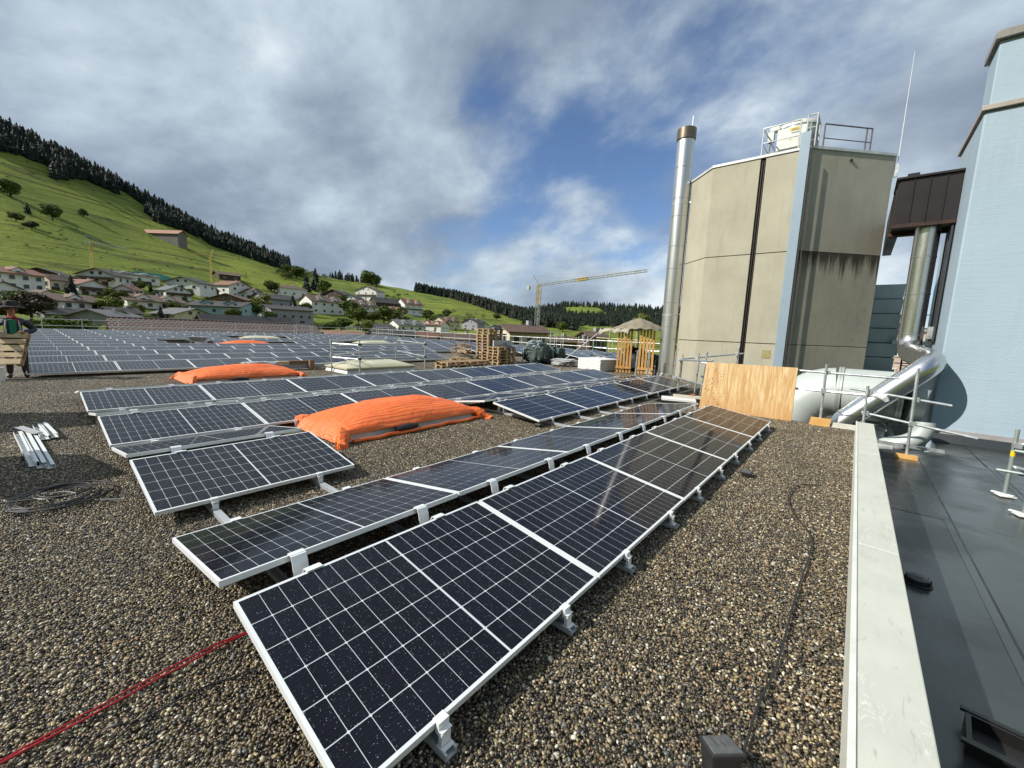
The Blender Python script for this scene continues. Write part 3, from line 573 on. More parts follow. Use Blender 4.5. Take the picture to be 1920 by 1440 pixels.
# ------------------------------------------------------------------ solar panels
PW,PL,PITCH=1.134,1.722,1.742; TILT=R(8.646); HL=.099; CW=PW*math.cos(TILT); HR=HL+PW*math.sin(TILT)
def cell_mat():
    m,t,b,L=nodes('solar_cell'); v=pos(t); o=objc(t)
    w=t.nodes.new('ShaderNodeTexWave'); w.wave_type='BANDS'; w.bands_direction='X'; L(o,w.inputs['Vector']); w.inputs['Scale'].default_value=16.; 
    n=noise_node(t,v,3.,4,.6); oi=t.nodes.new('ShaderNodeObjectInfo')
    c=mixc(t,rng_node(t,n.outputs[0],.3,.7),(.0022,.0025,.006),(.005,.0055,.012))
    c=mixc(t,rng_node(t,w.outputs['Fac'],.93,1.,0,.025),c,(.28,.3,.34))
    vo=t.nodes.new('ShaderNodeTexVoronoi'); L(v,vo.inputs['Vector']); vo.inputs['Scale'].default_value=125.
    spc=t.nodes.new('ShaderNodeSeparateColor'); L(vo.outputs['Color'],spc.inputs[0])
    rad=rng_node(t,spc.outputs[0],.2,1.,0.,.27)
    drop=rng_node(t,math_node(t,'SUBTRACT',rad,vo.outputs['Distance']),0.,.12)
    c=mixc(t,math_node(t,'MULTIPLY',drop,.7),c,(.42,.43,.45))  # pale dots: sun glints on the water drops, painted into the cell colour
    L(c,b.inputs['Base Color']); b.inputs['Roughness'].default_value=.5; b.inputs['Specular IOR Level'].default_value=.08
    b.inputs['Coat Weight'].default_value=.62; b.inputs['Coat IOR'].default_value=1.33; b.inputs['Coat Roughness'].default_value=.06
    n2=noise_node(t,v,7.,3,.5); bn=bump_node(t,math_node(t,'ADD',math_node(t,'MULTIPLY',drop,.6),math_node(t,'MULTIPLY',n2.outputs[0],.25)),.35,.002); L(bn,b.inputs['Coat Normal']); return m
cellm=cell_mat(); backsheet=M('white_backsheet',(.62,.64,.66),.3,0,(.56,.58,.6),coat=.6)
def cell_xy():
    out=[]; cw,cl,g=.1797,.0901,.0032; gx=.0050; mid=.014
    wx=6*cw+5*gx; ly=18*cl+16*g+mid
    for i in range(6):
        for j in range(18):
            out.append((-wx/2+cw/2+i*(cw+gx), -ly/2+cl/2+j*(cl+g)+(mid-g if j>8 else 0)))
    return out,cw,cl
CXY,CWD,CLN=cell_xy()
def cell_poly(mb,x,y,z=0.):
    a,b,k=CWD/2,CLN/2,.005; top=[(-a+k,-b),(a-k,-b),(a,-b+k),(a,b-k),(a-k,b),(-a+k,b),(-a,b-k),(-a,-b+k)]
    mb.add([(x+p,y+q,z) for p,q in top]+[(x+p,y+q,z-.0006) for p,q in top],[tuple(range(8))]+[(i,i+8,(i+1)%8+8,(i+1)%8) for i in range(8)])
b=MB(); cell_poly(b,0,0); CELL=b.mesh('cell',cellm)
b=MB()
for x,y in CXY: cell_poly(b,x,y,-.0018)
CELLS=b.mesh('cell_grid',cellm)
lip=.017
b=MB()
for sx in (-1,1): b.box((sx*(PW/2-lip/2),0,-.0175),(lip,PL,.035))
for sy in (-1,1): b.box((0,sy*(PL/2-lip/2),-.0175),(PW-2*lip,lip,.035))
FRAME=b.mesh('frame',alu); BACK=MB().box((0,0,-.0045),(PW-2*lip-.002,PL-2*lip-.002,.004)).mesh('backsheet',backsheet)
JB=MB()
for q in (-.0,): JB.box((0,q,-.025),(.3,.06,.02))
JBOX=JB.mesh('junction_box',black)
def panel(x_low,face,y0,k,label,group,near=False):
    """face=+1: slopes down towards +X, x_low is its low edge"""
    cx=x_low-face*CW/2; p=thing('solar_panel',label,'solar panel',(cx,y0+(k+.5)*PITCH,(HL+HR)/2),0,group)
    p.rotation_euler=(0,face*TILT+random.gauss(0,.0012),random.gauss(0,.0008))
    obj('frame',FRAME,None,p); bk=obj('backsheet',BACK,None,p)
    if near:
        for x,y in CXY: o=bpy.data.objects.new('cell',CELL); COL.objects.link(o); o.parent=bk; o.location=(x,y,-.0018)
        obj('junction_box',JBOX,None,p)
    else: tag(obj('cell_grid',CELLS,None,bk),kind='stuff')
    return p
G1=.235; PER=2.62
LOWX=[0.,-3.058,-5.651,-8.303]       # low edge of the four double rows of the near block
def rows_near():
    KS=[(range(5),range(5)),([0,3,4,5,6,7],[0,3,4,5,6,7]),(range(8),range(8)),(range(8),range(8))]
    for d,(ka,kb) in enumerate(KS):
        xl=LOWX[d]; xl2=xl-2*CW-G1
        for k in ka:
            rn=ORD[2*d]; lab=f'{ORD[k]} solar panel from the near end in the {rn} row counted from the parapet'
            if d==1: lab=('single solar panel standing alone in front of the large orange net' if k==0 else f'{ORD[k-3]} solar panel behind the large orange net in the third row from parapet')
            panel(xl,1,0.,k,lab,'solar panels of the near block',near=(d==0) or (d==1 and k in(0,3)) or (d==2 and k<3))
        for k in kb:
            rn=ORD[2*d+1]; lab=f'{ORD[k]} solar panel from the near end in the {rn} row, sloping away leftwards'
            if d==1: lab=('flat looking solar panel left of the lone panel, sloping away' if k==0 else f'{ORD[k-3]} solar panel past the large orange net in the fourth row, sloping away')
            panel(xl2,-1,0.,k,lab,'solar panels of the near block',near=(d==0))
rows_near()
# rails that carry the panels
def rail_parts():
    span=2*CW+G1
    bar=MB().b2((-span-.16,-.03,-.03),(.07,.03,-.022)).b2((-span-.16,-.03,-.022),(.07,-.02,.0)).b2((-span-.16,.02,-.022),(.07,.03,.0)).mesh('rail_bar',alu_d)
    cl=MB().b2((.002,-.027,HL-.045),(.022,.027,HL+.003)).b2((-.018,-.027,HL+.002),(.022,.027,HL+.006)).b2((.021,-.027,HL-.028),(.042,.027,HL-.024)).b2((.016,-.024,.01),(.036,.024,HL-.04)).b2((.01,-.028,.0),(.055,.028,.006)).mesh('edge_clamp',alu)
    xr=-CW; w=.045
    rb=MB(); prof=[(xr-.012,HR+.006),(xr-.03,HR+.004),(xr-.05,HR-.04),(xr-.062,HR-.10),(xr-.055,HR-.16),(xr-.03,.01)]
    for (a,b_),(c,d_) in zip(prof[:-1],prof[1:]):
        rb.hexa([(a-.004,-w,b_),(a+.004,-w,b_),(a+.004,w,b_),(a-.004,w,b_),(c-.004,-w,d_),(c+.004,-w,d_),(c+.004,w,d_),(c-.004,w,d_)])
    rb.b2((xr-.02,-w,HR+.003),(xr+.018,w,HR+.008))
    r1=rb.mesh('ridge_bracket',alu)
    rb2=MB(); rb2.v=[(-2*CW-G1-(x),y,z) for x,y,z in rb.v]; rb2.f=[f[::-1] for f in rb.f]
    cl2=MB().b2((-span-.03,-.035,HL-.052),(-span-.002,.035,HL+.004)).b2((-span-.03,-.035,HL+.003),(-span+.02,.035,HL+.008)).b2((-span-.05,-.03,.01),(-span-.02,.03,HL-.05)).mesh('edge_clamp',alu)
    return bar,cl,r1,rb2.mesh('ridge_bracket',alu),cl2
RB=rail_parts()
for d,ks in enumerate((range(5),[0,3,4,5,6,7],range(8),range(8))):
    for k in ks:
        for h in (0,1):
            nm=f'aluminium rail under the {"near" if h==0 else "far"} half of the {ORD[k]} panel pair, {ORD[d]} double row'
            t=thing('mounting_rail',nm,'rail',(LOWX[d],(k+(.235 if h==0 else .765))*PITCH,0),0,'rails carrying the panels')
            for n_,me in zip(('rail_bar','edge_clamp','ridge_bracket','ridge_bracket','edge_clamp'),RB): obj(n_,me,None,t)
            if d==0 and k in (0,3,4):
                obj('valley_rail',MB().b2((-2*CW-G1-.16-.62,-.028,-.028),(-2*CW-G1-.165,.028,.008)),alu_d,t)
# far block
SKY=[ # skylights: centre, size (x,y), netted, label
 ((-5.02,3.62),(1.2,2.55),True,'large skylight under bright orange netting between the near panels'),
 ((-12.35,3.45),(1.2,2.5),True,'skylight under orange netting on the gravel strip behind the near block'),
 ((-27.9,8.3),(1.2,2.5),True,'orange netted skylight hump far off among the panels'),
 ((-12.75,7.8),(1.45,2.7),False,'cream domed skylight inside the square tube guard rail'),
 ((-37.6,12.4),(1.4,2.7),False,'farthest cream domed skylight left of the far rail posts'),
 ((-29.8,18.2),(1.4,2.7),False,'cream domed skylight far behind the guard rail')]
def far_block():
    slots=[]
    for i in range(-2,15):
        xl=-14.8-PER*i
        for k in range(0,18):
            y0=-.6+k*PITCH
            if i<0 and k<13: continue
            if i in (0,) and k>7: 
                if k<12: continue
            if i==1 and 8<k<11: continue
            for face in (1,-1):
                X=xl if face==1 else xl-2*CW-G1
                a,bx=(X-CW,X) if face==1 else (X,X+CW)
                if any(bx>c[0]-s[0]/2-.7 and a<c[0]+s[0]/2+.7 and y0+PITCH>c[1]-s[1]/2-.5 and y0<c[1]+s[1]/2+.5 for c,s,_,_ in SKY): continue
                if bx>-30.3 and a<-27.5 and y0+PITCH>5.0 and y0<7.1: continue
                if face==1 and i in (5,6) and k in (3,) : continue
                if face==-1 and i in (5,) and k in (3,): continue
                if a<-52.3: continue
                slots.append((math.hypot(X-CAM[0],y0+.8-CAM[1]),i,k,face,X))
    return slots
slots=far_block()
front=sorted([s for s in slots if s[3]==1]); n_ind=300-54-6
rest=[s for s in slots if s[3]==-1]+front[n_ind:]
for _,i,k,f,X in front[:n_ind]:
    rn='beside the canvas shelter' if i<0 else f'in the {ORD[i]} row beyond the gravel strip'
    panel(X,1,-.6,k,f'{ORD[k] if i>=0 else ORD[k-13]} solar panel from the left {rn}'+(f', {"nearer" if i==-2 else "farther"} of two' if i<0 else ''),'solar panels of the far block')
fr=MB(); bk=MB(); ce=MB()
def bake(mesh,tgt,X,f,y):
    mt=Matrix.Translation((X-f*CW/2,y,(HL+HR)/2))@Matrix.Rotation(f*TILT,4,'Y'); tgt.add([mt@v.co for v in mesh.vertices],[tuple(p.vertices) for p in mesh.polygons])
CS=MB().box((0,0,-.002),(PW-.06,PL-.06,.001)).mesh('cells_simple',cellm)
for _,i,k,f,X in rest:
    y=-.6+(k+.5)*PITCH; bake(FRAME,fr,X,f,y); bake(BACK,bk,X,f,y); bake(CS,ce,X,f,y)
t=thing('solar_panel_field','farthest and back sloping solar panels of the far block','solar panels'); t['kind']='stuff'
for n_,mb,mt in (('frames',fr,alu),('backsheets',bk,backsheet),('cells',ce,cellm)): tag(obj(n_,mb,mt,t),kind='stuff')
# ------------------------------------------------------------------ skylights
dome_m=M('cream_dome',(.60,.56,.38),.35,0,(.52,.48,.32),coat=.3); curb_m=M('skylight_curb',(.72,.73,.72),.5,0,(.6,.6,.58))
def net_mat():
    m,t,b,L=nodes('orange_netting'); v=objc(t)
    w1=t.nodes.new('ShaderNodeTexWave'); w1.bands_direction='X'; L(mapping(t,v,(1,1,1)),w1.inputs['Vector']); w1.inputs['Scale'].default_value=4.6; w1.inputs['Distortion'].default_value=.6; w1.inputs['Detail'].default_value=1
    w2=t.nodes.new('ShaderNodeTexWave'); w2.bands_direction='Y'; L(v,w2.inputs['Vector']); w2.inputs['Scale'].default_value=12.; w2.inputs['Distortion'].default_value=.5
    k=math_node(t,'MULTIPLY',w1.outputs['Fac'],w2.outputs['Fac']); mx=math_node(t,'MAXIMUM',w1.outputs['Fac'],math_node(t,'MULTIPLY',w2.outputs['Fac'],.8))
    n=noise_node(t,v,3.,6,.65,.6); c=mixc(t,rng_node(t,math_node(t,'ADD',mx,math_node(t,'MULTIPLY',n.outputs[0],.7)),.35,1.25),(.88,.26,.055),(.78,.11,.012)); c=mixc(t,rng_node(t,n.outputs[0],.45,.75,0,.4),c,(.75,.12,.012)); L(c,b.inputs['Base Color'])
    b.inputs['Roughness'].default_value=.5; L(bump_node(t,math_node(t,'ADD',math_node(t,'MULTIPLY',mx,.22),math_node(t,'MULTIPLY',n.outputs[0],1.3)),1.,.03),b.inputs['Normal']); return m
netm=net_mat()
def dome_grid(sx,sy,z0,h,n=22,p=2.6,jit=0.,drop=0.):
    b=MB(); vs=[]
    for i in range(n+1):
        for j in range(n+1):
            a,c=2*i/n-1,2*j/n-1; e_=(1-abs(a)**p)**.75*(1-abs(c)**(p+.8))**.75; z=z0+h*e_+(random.gauss(0,jit)+jit*5*e_*(math.sin(3.1*a*c+4*c+sx)*.9+math.sin(7*a+5*c*a+2.2*sy)*.6+math.sin(11*c-6*a)*.4) if jit else 0)
            vs.append((a*sx/2,c*sy/2,z))
    b.add(vs,[(i*(n+1)+j,(i+1)*(n+1)+j,(i+1)*(n+1)+j+1,i*(n+1)+j+1) for i in range(n) for j in range(n)]); return b
def skylight(c,s,net,label):
    sx,sy=s; t=thing('skylight',label,'skylight',(c[0],c[1],0),0)
    cz=.15
    obj('curb',MB().hexa([(-sx/2-.08,-sy/2-.08,-.05),(sx/2+.08,-sy/2-.08,-.05),(sx/2+.08,sy/2+.08,-.05),(-sx/2-.08,sy/2+.08,-.05),(-sx/2,-sy/2,cz),(sx/2,-sy/2,cz),(sx/2,sy/2,cz),(-sx/2,sy/2,cz)]),curb_m,t)
    if not net:
        d=obj('dome',dome_grid(sx+.1,sy+.1,cz+.05,.19),dome_m,t,True); obj('dome_flange',MB().b2((-sx/2-.07,-sy/2-.07,cz+.003),(sx/2+.07,sy/2+.07,cz+.05)),dome_m,t)
        rb=MB()
        for y in (-sy*.28,-sy*.12,sy*.3): 
            pts=[(x*sx/2,y,cz+.055+.19*(1-abs(x)**2.6)**.75*(1-abs(2*y/sy)**3.4)**.75) for x in np.linspace(-.98,.98,13)]; rb.path(pts,.012,5)
        obj('dome_rib',rb,dome_m,t)
        return t
    obj('dome',dome_grid(sx,sy,cz,.17),dome_m,t,True)
    n=obj('netting',dome_grid(sx+.16,sy+.16,cz+.025,.235,28,2.4,.004),netm,t,True)
    # skirt hanging from the rim, open on the long right side where the curb shows
    sk=MB(); rim=[]
    N=26
    for k in range(N+1): rim.append((-(sx+.16)/2, (k/N-.5)*(sy+.16)))
    def skirt(a,b_,z0,z1,out,nn=24,wob=.02):
        A,B=Vector((*a,z0)),Vector((*b_,z0)); d=(B-A); nrm=Vector((d.y,-d.x,0)).normalized(); vs=[]
        for k in range(nn+1):
            q=A+d*k/nn; w=random.uniform(-wob,wob)
            for f in (0,.4,.75,1): vs.append(q+nrm*(out*f**.7+w*f)+Vector((0,0,(z1-z0)*f+w*.4*f)))
        sk.add(vs,[(4*k+f,4*k+4+f,4*k+5+f,4*k+1+f) for k in range(nn) for f in range(3)])
    x0,x1,y0,y1=-(sx+.16)/2,(sx+.16)/2,-(sy+.16)/2,(sy+.16)/2
    skirt((x0,y0),(x1,y0),cz+.03,.03,.12); skirt((x0,y1),(x0,y0),cz+.03,.04,.12); skirt((x1,y1),(x0,y1),cz+.03,.04,.12)
    skirt((x1,y0),(x1,y1),cz+.034,cz-.02,.03)
    obj('net_skirt',sk,netm,t,True)
    # bunched and knotted corners
    for ax,ay,an in ((x1,y0,-.5),(x0,y0,math.pi+.6),(x1,y1,.7)):
        kb=MB(); d=Vector((math.cos(an),math.sin(an),0)); p=Vector((ax,ay,cz-.02)); pts=[p-d*.16+Vector((0,0,.04)),p-d*.05,p+d*.06+Vector((0,0,-.05)),p+d*.13+Vector((0,0,-.09)),p+d*.2+Vector((0,0,-.15)),p+d*.26+Vector((0,0,-.2))]
        kb.path(pts,[.05,.09,.1,.055,.1,.05],10); kb.v=[tuple(c_+random.gauss(0,.012) for c_ in v) for v in kb.v]; obj('net_knot',kb,netm,t,True)
    rp=MB().path([(x1+.10+random.uniform(-.02,.03),y,.03+random.uniform(0,.02)) for y in np.linspace(y0+.1,y1,14)],.028,6); obj('net_hem',rp,netm,t,True)
    wt=MB()
    obj('sand_weight',MB().path([(x1+.06,-.5,.09),(x1+.07,-.3,.1),(x1+.05,-.1,.09)],[.04,.06,.035],8),rubber,t,True)
    return t
for a in SKY: skylight(*a)
# ------------------------------------------------------------------ parapet and lower roof
def parapet_mat():
    m,t,b,L=nodes('parapet_coating'); v=pos(t); n=noise_node(t,v,2.2,7,.62); n2=noise_node(t,mapping(t,v,(9,2.2,1)),1.6,7,.65,1.2)
    c=mixc(t,rng_node(t,n.outputs[0],.35,.68),(.56,.57,.49),(.46,.475,.41)); c=mixc(t,rng_node(t,n2.outputs[0],.60,.70,0,.5),c,(.25,.25,.21))
    ln=rng_node(t,math_node(t,'ABSOLUTE',math_node(t,'SUBTRACT',n2.outputs[0],.45)),0.,.012,.75,0.); gate=rng_node(t,n.outputs[0],.5,.56)
    c=mixc(t,math_node(t,'MULTIPLY',ln,gate),c,(.78,.78,.7))
    L(c,b.inputs['Base Color']); b.inputs['Roughness'].default_value=.6; n3=noise_node(t,v,45,5,.6); L(bump_node(t,n3.outputs[0],.25,.004),b.inputs['Normal']); return m
parm=parapet_mat()
ZL=-.35
wp=tag(thing('parapet','low pale grey parapet running along the right edge of the gravel','wall'),None)
obj('parapet_core',MB().b2((1.275,-14,-2.),(1.495,9.30,.245)),parm,wp)
ys=[-14.,.9,3.25,6.6,9.35]
for a,b_ in zip(ys[:-1],ys[1:]): bevel(obj('cap_section',MB().hexa([(1.262,a+.002,.232),(1.512,a+.002,.226),(1.512,b_-.002,.226),(1.262,b_-.002,.232),(1.262,a+.002,.272),(1.512,a+.002,.266),(1.512,b_-.002,.266),(1.262,b_-.002,.272)]),parm,wp),.006)
obj('edge_strip',MB().b2((1.262,-14,-.02),(1.272,9.30,.23)).b2((1.258,-14,.22),(1.282,9.34,.2795)),M('pale_metal_strip',(.72,.73,.66),.45,0,(.6,.61,.55),scale=4),wp)
def membrane():
    m,t,b,L=nodes('bitumen_membrane'); v=pos(t); n=noise_node(t,v,.9,7,.6,.4); n2=noise_node(t,mapping(t,v,(1,.35,1)),5,6,.65,.8); n3=noise_node(t,v,220,3,.6)
    c=mixc(t,rng_node(t,n.outputs[0],.36,.62),(.017,.020,.021),(.036,.041,.042)); c=mixc(t,rng_node(t,n2.outputs[0],.56,.72,0,.5),c,(.010,.011,.012)); oi=t.nodes.new('ShaderNodeObjectInfo'); L(mixc(t,rng_node(t,oi.outputs['Random'],0,1,0,.55),c,(.055,.065,.066)),b.inputs['Base Color'])
    L(rng_node(t,n.outputs[0],.38,.60,.42,.09),b.inputs['Roughness']); L(bump_node(t,math_node(t,'ADD',n3.outputs[0],math_node(t,'MULTIPLY',n2.outputs[0],.8)),.16,.004),b.inputs['Normal']); return m
memb=membrane()
low=obj('lower_roof',MB().prism([(1.5,-14),(14,-14),(14,12.36),(2.62,12.36),(2.62,10.9),(1.5,10.2)],-9,ZL-.004),memb); tag(low,'black wet bitumen roof below the parapet',None,None,'structure')
x=1.53; k=0
for wd in (.62,.95,.95,.95,.95,.95,.95,.95):
    segs=[-14,-2.3+.9*(k%2),2.7-.8*(k%2),6.1+.7*(k%2),12.2] if x>2.6 else [-14,-1.2,2.9,6.4,10.0]
    for i,(a,b_) in enumerate(zip(segs[:-1],segs[1:])):
        h=.004+.004*((i+k)%2)+.0005*k; obj('membrane_sheet',MB().b2((x,a+.002,ZL-.003),(x+wd-.004+.07,b_+.06*(i%2),ZL+h)),memb,low)
    obj('weld_bead',MB().b2((x+wd+.062,-14,ZL),(x+wd+.074,segs[-1]-.05,ZL+.0125)),M('weld_bitumen',(.012,.012,.013),.35),low)
    x+=wd; k+=1
obj('wall_upstand',MB().hexa([(2.62,12.22,ZL),(14,12.22,ZL),(14,12.37,ZL),(2.62,12.37,ZL),(2.62,12.31,ZL+.17),(14,12.31,ZL+.17),(14,12.37,ZL+.17),(2.62,12.37,ZL+.17)]),memb,low)
obj('edge_trim',MB().b2((1.52,10.0,ZL),(1.58,10.9,ZL+.05)).b2((1.5,10.85,ZL+.0),(2.66,10.93,ZL+.06)),galv,low)
drain=thing('roof_drain','round black roof drain cap on the wet lower roof','drain',(G(1715,1085,ZL)[0]+.02,G(1715,1085,ZL)[1],ZL+.012))
obj('cap',MB().lathe([(.075,0),(.08,.012),(.078,.045),(.06,.055),(.03,.057),(.028,.062)],20),black,drain,True); obj('flange',MB().lathe([(.10,0),(.097,.008)],20),rubber,drain,True)
for k in range(10): an=k*.628; obj('rib',MB().box((.081*math.cos(an),.081*math.sin(an),.028),(.012,.012,.04),Matrix.Rotation(an,3,'Z')),black,drain)
p=G(1868,1392,ZL); sc=thing('scupper_box','open black metal gutter box at the bottom right corner','gutter box',(p[0]+.05,p[1]-.06,ZL+.01),-.12)
dk=M('black_painted_metal',(.015,.014,.013),.35,.2)
obj('box_wall',MB().b2((-.17,-.12,0),(.25,-.1,.08)).b2((-.17,.10,0),(.25,.12,.08)).b2((-.17,-.1,0),(-.15,.1,.08)).b2((.23,-.1,0),(.25,.1,.08)),dk,sc); obj('bottom',MB().b2((-.15,-.1,0),(.23,.1,.012)),rubber,sc); obj('rim',MB().b2((-.19,.12,.07),(.27,.15,.085)).b2((-.19,-.15,.07),(.27,-.12,.085)),dk,sc)
# ------------------------------------------------------------------ concrete silo tower
def silo_mat(name,stain):
    m,t,b,L=nodes(name); v=pos(t); n=noise_node(t,v,.7,8,.65); n2=noise_node(t,mapping(t,v,(3,3,.35)),1.4,7,.65); n3=noise_node(t,v,14,6,.7)
    c=mixc(t,rng_node(t,n.outputs[0],.34,.66),(.44,.415,.32),(.355,.335,.258)); c=mixc(t,rng_node(t,n2.outputs[0],.52,.75,0,.45),c,(.27,.25,.19)); c=mixc(t,rng_node(t,n3.outputs[0],.5,.8,0,.25),c,(.5,.46,.36))
    if stain:
        s=t.nodes.new('ShaderNodeSeparateXYZ'); L(v,s.inputs[0]); st=noise_node(t,mapping(t,v,(3.4,3.4,.16)),2.,6,.7,.2)
        f=rng_node(t,math_node(t,'ADD',math_node(t,'MULTIPLY',math_node(t,'SUBTRACT',4.66,s.outputs[2]),-.42),st.outputs[0]),.20,.44)
        c=mixc(t,math_node(t,'MULTIPLY',f,.95),c,(.035,.026,.018))
        crk=noise_node(t,mapping(t,v,(1.2,1.2,.5)),1.5,6,.6,1.5); ln=rng_node(t,math_node(t,'ABSOLUTE',math_node(t,'SUBTRACT',crk.outputs[0],.5)),0.,.006,.7,0.); c=mixc(t,math_node(t,'MULTIPLY',ln,rng_node(t,n.outputs[0],.45,.55)),c,(.12,.10,.07))
    L(c,b.inputs['Base Color']); b.inputs['Roughness'].default_value=.85; L(bump_node(t,math_node(t,'ADD',n3.outputs[0],noise_node(t,v,70,4,.7).outputs[0]),.35,.012),b.inputs['Normal']); return m
sil=silo_mat('silo_concrete',False); sil_s=silo_mat('stained_silo_concrete',True)
SY=16.2; E0,E1,E2,E3=Vector((-4.78,17.33)),Vector((-3.66,SY)),Vector((-.76,SY)),Vector((1.36,18.4)); ZT=7.9
silo=thing('silo_tower','octagonal beige concrete silo tower with panel joints','tower',(-2,19.5,0))
off=Vector((-2,19.5,0))
def rel(p): return Vector((p[0],p[1],p[2] if len(p)>2 else 0))-off
core=[E0,E1,E2,E3,Vector((1.36,21.4)),Vector((-.76,23.4)),Vector((-3.66,23.4)),Vector((-4.78,22.2))]
cen=sum(core,Vector((0,0)))/8
obj('core',MB().prism([tuple((q-off.xy)-((q-cen).normalized()*.12)) for q in core],-9,ZT-.05),M('dark_joint',(.05,.045,.038),.9),silo)
zs=[-3.,1.585,4.69,ZT]
def slab(a,b_,z0,z1,mat,gl=.012,gr=.012):
    a,b_=Vector(a),Vector(b_); d=(b_-a).normalized(); n=Vector((d.y,-d.x)); a2=a+d*gl-off.xy; b2=b_-d*gr-off.xy; i=-n*.2
    P=[a2,b2,b2+i,a2+i]; o=obj('concrete_panel',MB().prism([tuple(q) for q in P],z0+.012,z1-.012),mat,silo); bevel(o,.008,1)
gx=-2.06
for i in range(3):
    z0,z1=zs[i],zs[i+1]
    slab(E0,E1,z0,z1,sil,0,.004); slab(E1,(gx-.075,SY),z0,z1,sil,.004); slab((gx+.075,SY),E2,z0,z1,sil,0,0.0); slab(E2,E3,z0,z1,sil_s if i<2 else sil,.0,0)
    slab(E3,core[4],z0,z1,sil); slab(core[7],E0,z0,z1,sil)
obj('groove_channel',MB().b2((gx-.045-off.x,SY+.02-off.y,-3),(gx-.015-off.x,SY+.1-off.y,ZT-.1)).b2((gx+.02-off.x,SY+.03-off.y,-3),(gx+.05-off.x,SY+.1-off.y,ZT-.1)),M('dark_brown_metal',(.045,.035,.032),.5,.5),silo)
rim=MB(); oc=[(q-off.xy)+((q-cen).normalized()*.04) for q in core]; ic=[(q-off.xy)-((q-cen).normalized()*.3) for q in core]
for i in range(8):
    j=(i+1)%8; rim.hexa([(*oc[i],ZT-.02),(*oc[j],ZT-.02),(*ic[j],ZT-.02),(*ic[i],ZT-.02),(*oc[i],ZT+.06),(*oc[j],ZT+.06),(*ic[j],ZT+.06),(*ic[i],ZT+.06)])
obj('roof_edge',rim,M('pale_sheet_metal',(.72,.73,.72),.4,.3),silo); obj('roof_top',MB().prism([tuple(q) for q in ic],ZT-.06,ZT+.01),galv,silo)
bl=M('blue_sheet_metal',(.30,.38,.45),.45,.15,(.25,.33,.39),scale=2)
o=obj('corner_duct',MB().b2((-1.06-off.x,SY-.075-off.y,-3),(-.775-off.x,SY+.02-off.y,ZT+.50)),bl,silo); bevel(o,.012)
obj('lightning_cable',MB().path([rel((-.73,SY-.05,z)) for z in (8.3,7.5,5,4.6,2,-1)],.022,6).path([rel((-.65,SY-.04,z)) for z in (7.7,6,3,-1)],.018,6),M('dark_cable',(.06,.055,.05),.5),silo)
obj('weep_hole',MB().tube(rel((.28,17.24-.01,7.62)),rel((.16,17.5,7.62)),.045,10),rubber,silo)
obj('rust_stain_pad',MB().b2((-1.44-off.x,SY-.012-off.y,1.08),(-1.18-off.x,SY+.01-off.y,1.36)),M('yellow_lichen',(.30,.22,.07),.9,0,(.36,.32,.2),scale=9),silo)
# rooftop filter unit with rails
fu=thing('filter_unit','white round filter unit with warning labels on the silo roof','filter unit',(-1.35,17.75,ZT+.01))
wht=M('white_enamel',(.70,.72,.68),.4,0,(.6,.62,.58)); grym=M('grey_enamel',(.30,.34,.33),.45)
obj('housing',MB().lathe([(.62,0),(.62,1.25),(.6,1.34),(.5,1.42),(.25,1.49),(.02,1.5)],28),grym,fu,True)
obj('lid_ring',MB().lathe([(.635,1.22),(.64,1.29),(.61,1.35)],28),wht,fu,True)
dr=bevel(obj('access_door',MB().b2((-.52,-.80,.36),(.34,-.60,1.08)),wht,fu),.03); obj('hinge_bar',MB().b2((.41,-.76,.4),(.45,-.7,1.1)),grym,fu)
yel=M('warning_yellow',(.75,.55,.03),.5); 
obj('warning_label',MB().b2((-.15,-.806,.94),(.15,-.801,1.04)),yel,fu); tri=MB()
for q in (-.12,.14): tri.add([(q-.04,-.805,.66),(q+.04,-.805,.66),(q,-.805,.73),(q-.04,-.801,.66),(q+.04,-.801,.66),(q,-.801,.73)],[(0,1,2),(5,4,3),(0,3,4,1),(1,4,5,2),(2,5,3,0)])
obj('warning_triangle',tri,yel,fu); obj('label_text_bar',MB().b2((-.10,-.812,.96),(.10,-.807,.975)).b2((-.10,-.812,1.0),(.06,-.807,1.015)).b2((-.1,-.806,.86),(.12,-.801,.90)),grym,fu)
obj('control_box',MB().b2((-.82,-.72,.8),(-.64,-.5,1.1)).b2((-.78,-.66,1.15),(-.5,-.4,1.3)),wht,fu); obj('fan_motor',MB().tube((-.85,-.7,.2),(-.5,-.7,.2),.2,16).tube((-.4,-.75,.14),(.3,-.75,.22),.09,10),grym,fu,True); obj('pipe_bend',MB().path([(-.75,-.6,.85),(-.78,-.62,.5),(-.7,-.66,.3)],.04,8),grym,fu,True)
rails=M('rail_steel',(.58,.6,.6),.4,.5)
def railing(name,label,pts,h,mid,mat,r=.022,posts=True):
    t=thing(name,label,'railing',pts[0]); O=Vector(map(float,pts[0])); P=[Vector(map(float,p))-O for p in pts]
    obj('top_rail',MB().path([p+Vector((0,0,h)) for p in P],r,7),mat,t); 
    for m_ in mid: obj('mid_rail',MB().path([p+Vector((0,0,m_)) for p in P],r*.7,6),mat,t)
    for p in P: obj('post',MB().tube(p,p+Vector((0,0,h)),r,7),mat,t)
    return t
railing('roof_railing','pale safety rail around the filter unit on the silo roof',[(-2.15,18.6,ZT),(-2.18,SY+.12,ZT),(-1.12,SY+.12,ZT)],.98,[.5],rails)
railing('roof_railing','tall hoop rail behind the blue corner duct on the silo roof',[(-.98,SY+.45,ZT),(-.72,SY+.45,ZT),(-.72,SY+1.3,ZT)],1.2,[.4,.8],rails)
